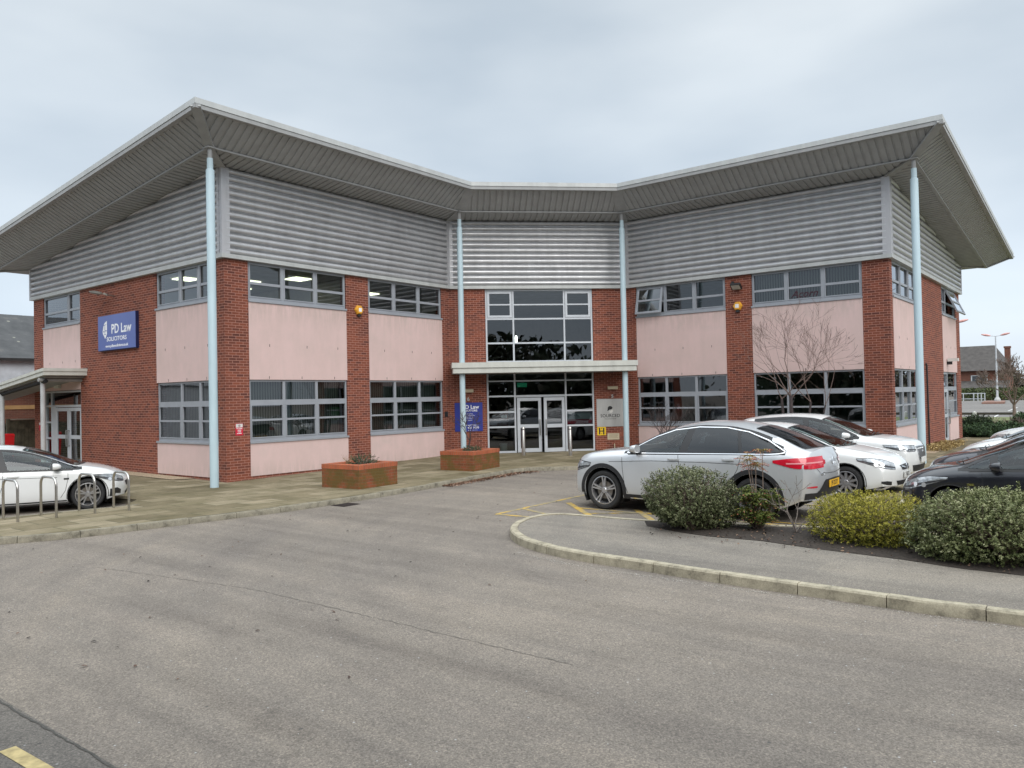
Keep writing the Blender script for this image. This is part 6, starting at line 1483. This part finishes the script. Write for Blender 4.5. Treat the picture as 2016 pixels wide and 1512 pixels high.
mb.build('stems', mat('purple_brown_twig', (.15, .11, .10), .9), r)
def bare_tree(loc, h, label, seed, spread=.55, depth=5, tr=.11, crown=.42, minr=.012, n=3, m=None, L0=None, lean=V(0, 0, 1), g=None, kink=.16):
    random.seed(seed); r = empty('bare_tree', loc, 0, label, 'tree', g); mb = MB(); th = h * crown
    mb.tube([V(0, 0, -.1), lean * th * .5, lean * th], [tr * 1.15, tr, tr * .8], 8, False); mb.build('trunk', m or BARK, r); mb = MB()
    for k in range(5): tree_branches(mb, lean * th * random.uniform(.9, 1.0), (V(random.uniform(-.9, .9), random.uniform(-.9, .9), .9)).normalized(), L0 or h * .26, tr * .6, depth - 1, spread, .12, n, minr, kink)
    mb.build('crown', m or BARK, r); return r
bare_tree((52.5, 5.22, 0), 4.7, 'small leafless tree with rounded reddish twig crown right of the lamp post', 71, .65, 6, .09, .25, .010, 3, mat('red_brown_twig_far', (.17, .125, .105), .9), .95)
bare_tree((58, 14.5, 0), 8.5, 'taller leafless tree half hidden behind the building end, dark branches over the house', 72, .55, 5, .13, .3, .016, 3, TWIGD, 2.4)
bare_tree((49.5, 10.4, 0), 9.5, 'leafless tree behind the end wall with long curved branches against the sky', 73, .6, 5, .12, .5, .014, 2, BARK, 2.2)
bare_tree((42, -1.6, 0), 10.5, 'leafless tree beyond the right picture edge, only thin branch tips reaching in', 74, .6, 5, .14, .35, .012, 2, BARK, 2.6)
# hedge line and low rail
shrubm = leafmat('far_hedge_leaf', [(.03, .045, .02), (.07, .09, .035), (.13, .15, .06)])
random.seed(75); gen = []
for k in range(9000): gen.append((V(157 + random.uniform(-2, 2), random.uniform(-12, 50), random.uniform(-.1, 2.1)), rdir(), random.uniform(.3, .55), random.random()))
o = leaves_obj('far_hedge', shrubm, None, gen, LEAF); tag(o, 'long green hedge along the far side of the car park', 'hedge')
r = empty('low_rail', (66, 6, 0), 0, 'low dark rail on short posts between the grass and the far car park', 'rail'); mb = MB()
mb.boxf(V(66.7, 0, .22), V(.0, 1, 0).normalized(), V(1, 0, 0), ZV, -8, 13, 0, .14, -.09, .09); addp(r, mb.build('rail', mat('dark_timber', (.05, .045, .035), .9)))
for y in (-2.4, 1.8, 6.4, 9.1): mb = MB(); mb.lathe([(.13, -.1), (.13, .34), (.0, .40)], 10, O=V(66.55, y, 0)); addp(r, mb.build('post', mat('pale_post_cap', (.5, .5, .47), .9)))
def lamp_post(loc, h, label, rz):
    r = empty('lamp_post', loc, rz, label, 'lamp post', 'twin headed lamp posts in the far car park')
    PM = mat('galvanised_post', (.50, .52, .54), .5, .3); PK = mat('faded_pink_lamp_head', (.62, .34, .31), .6)
    mb = MB(); mb.lathe([(.42, -.1), (.42, .5), (.26, .75), (.16, .9)], 10); mb.build('base', mat('pale_base', (.42, .43, .42), .7), r)
    mb = MB(); mb.tube([(0, 0, 0), (0, 0, h * .3), (0, 0, h)], [.17, .13, .08], 10); p = mb.build('pole', PM, r, smooth=True)
    for s in (1, -1):
        mb = MB(); mb.tube([(0, 0, h - .02), (0, s * .7, h + .08)], [.045, .04], 6); ar = mb.build('arm', PM, r, smooth=True)
        mb = MB(); rows = []
        for i in range(7):
            q = i / 6; w_ = .07 + .20 * math.sin(math.pi * (q * .85 + .1)); rows.append([V(w_ * math.cos(a), s * (.62 + 1.15 * q), h + .10 + .24 * q + w_ * .62 * math.sin(a)) for a in [2 * math.pi * k / 8 for k in range(8)]])
        mb.grid(rows, True); mb.face(rows[0]); mb.face(rows[-1]); mb.build('lamp_head', PK, ar, smooth=True)
lamp_post((131.4, 15.06, -.1), 9.6, 'twin headed lamp post with pink lamps standing before the far house', R_(0))
lamp_post((102.2, 16.1, -.1), 9.7, 'lamp post mostly hidden by the building end, one pink lamp showing', R_(10))
# far house
r = empty('far_house', (150, 30, 0), 0, 'large brick house with tall dark hipped roof and chimney beyond the car park', 'house')
hx, hy = 163.8, 17.7   # near right corner
mb = MB(); mb.boxf(V(hx, hy, 0), V(0, 1, 0), V(1, 0, 0), ZV, 0, 26, 0, 14, -.3, 5.2); addp(r, mb.build('wall', BRICKF))
TIL = mat('dark_brown_tiles', (.075, .068, .064), .9, 0, .25, 1.5)
mb = MB(); a, b_, c, d = V(hx - .8, hy - .8, 5.2), V(hx - .8, hy + 27, 5.2), V(hx + 5.5, hy + 27, 9.95), V(hx + 5.5, hy + 1.9, 9.95); e2, f2 = V(hx + 12, hy - .8, 5.2), V(hx + 12, hy + 27, 5.2)
mb.face([a, d, c, b_]); mb.face([a, e2, d]); mb.face([e2, f2, c, d]); addp(r, mb.build('roof', TIL))
mb = MB(); mb.box(hx + 9.4, hx + 10.4, hy - .1, hy + .8, 5, 9.5); mb.box(hx + 9.3, hx + 10.5, hy - .2, hy + .9, 9.5, 9.85); addp(r, mb.build('chimney', BRICKF))
for (y, z, w_, h_) in ((8.5, 2.6, 2.6, 1.5), (14, 2.6, 2.2, 1.5), (2.5, 2.6, 2.6, 1.6), (9.5, -.0, 2.4, 1.8), (3, 0, 2.4, 1.8), (14.5, 0, 2.4, 1.8)):
    mb = MB(); mb.box(hx - .08, hx - .02, hy + y, hy + y + w_, z + .2, z + .2 + h_); w_ob = addp(r, mb.build('window', mat('white_window', (.55, .57, .58), .5)))
    mb = MB()
    for q in (0.08, .54): mb.box(hx - .1, hx - .085, hy + y + w_ * q, hy + y + w_ * (q + .38), z + .32, z + .08 + h_); 
    addp(r, mb.build('pane', mat('dark_pane', (.06, .07, .08), .15))) 
mb = MB(); mb.face([V(hx - 3.2, hy - 1, 2.1), V(hx - 3.2, hy + 17, 2.1), V(hx - .02, hy + 17, 3.4), V(hx - .02, hy - 1, 3.4)]); mb.box(hx - 3.1, hx - .03, hy - .9, hy + 16.9, 1.95, 2.08); addp(r, mb.build('porch_roof', TIL))
mb = MB(); mb.face([V(hx - .2, hy + 7.6, 4.3), V(hx - .2, hy + 12, 4.3), V(hx - .2, hy + 9.8, 6.0)]); addp(r, mb.build('gable', mat('pale_gable', (.30, .28, .25), .8)))
r = empty('trolley_shelter', (128, 22, 0), 0, 'pale metal trolley rail bay in the far car park beside the building end', 'rail bay'); PM = MATS['galvanised_post']
mb = MB()
for y in (18.9, 19.4, 19.9, 20.5): mb.box(150, 150.14, y, y + .14, -.1, 1.2)
for z in (1.14, .25): mb.box(150.15, 150.25, 18.9, 26, z, z + .13)
mb.box(150, 150.14, 22.0, 22.14, -.1, 1.2); mb.box(150, 150.14, 22.6, 22.74, -.1, 1.2)
addp(r, mb.build('rail', PM))
r = empty('kerbed_island', (131, 15, 0), 0, 'low brick kerbed island round the far lamp post', 'island'); mb = MB(); mb.boxf(V(122, 13.2, 0), V(.995, .1, 0), V(-.1, .995, 0), ZV, 0, 16, 0, 2.6, -.1, .16); addp(r, mb.build('island_kerb', mat('brick_edging', (.22, .12, .09), .9)))
# distant tree belt closing the horizon
def belt(name, label, p0, p1, n, h0, h1, seed, cols, sz=2.2):
    random.seed(seed); gen = []; A, B = V(*p0), V(*p1); L_ = (B - A).length
    for k in range(n):
        q = random.random(); hh = h0 + (h1 - h0) * (.5 + .5 * math.sin(q * L_ / 17 + seed) * math.sin(q * L_ / 7.3)); z = random.random() ** .7 * hh
        gen.append((A.lerp(B, q) + V(random.uniform(-6, 6), random.uniform(-6, 6), z), rdir(), sz * random.uniform(.4, 1), random.random()))
    o = leaves_obj(name, leafmat(name + '_leaf', cols), None, gen, LEAF); return tag(o, label, 'trees', None, 'stuff')
TB_ = [(.04, .035, .03), (.08, .065, .055), (.10, .10, .06), (.15, .13, .11)]
belt('distant_trees', 'far off belt of bare winter trees along the horizon on the right', (240, -60, 0), (260, 60, 0), 9000, 4, 10, 3, TB_)
belt('distant_trees', 'far off belt of winter trees along the horizon beyond the building', (260, 60, 0), (60, 260, 0), 9000, 4, 9, 5, TB_)
belt('distant_trees', 'far off belt of winter trees on the left horizon', (60, 260, 0), (-160, 160, 0), 6000, 4, 9, 6, TB_)
# what stands across the road behind the camera (seen mirrored in the glass)
belt('roadside_trees', 'row of trees and bushes across the road opposite the building', (-22, 26, 0), (16, -42, 0), 14000, 3.5, 8, 8, [(.02, .03, .015), (.05, .06, .03), (.08, .07, .05)], 1.3)
r = empty('opposite_building', (-28, -10, 0), 0, 'low brick office with pitched roof across the road, mirrored in the windows', 'building')
ob = V(.5, -.87, 0).normalized(); on = V(-.87, -.5, 0).normalized()
mb = MB(); mb.boxf(V(-36, 10, 0), ob, on, ZV, 0, 40, 0, 12, -.2, 5.5); addp(r, mb.build('wall', mat('dull_brown_wall', (.10, .085, .075), .9)))
mb = MB(); O_ = V(-36, 10, 0)
for sg in (0, 1):
    a = O_ + ob * -.6 + on * (-.6 if sg == 0 else 12.6) + ZV * 5.4; b_ = a + ob * 41.2; c = O_ + ob * 40.6 + on * 6 + ZV * 9.2; d = O_ - ob * .6 + on * 6 + ZV * 9.2; mb.face([a, b_, c, d])
addp(r, mb.build('roof', TIL))
for k in range(9):
    for z in (1.0, 3.6):
        mb = MB(); mb.boxf(O_, ob, on, ZV, 1.5 + k * 4.3, 4.2 + k * 4.3, -.06, -.01, z, z + 1.3); addp(r, mb.build('window', mat('dark_pane', (.06, .07, .08), .15)))
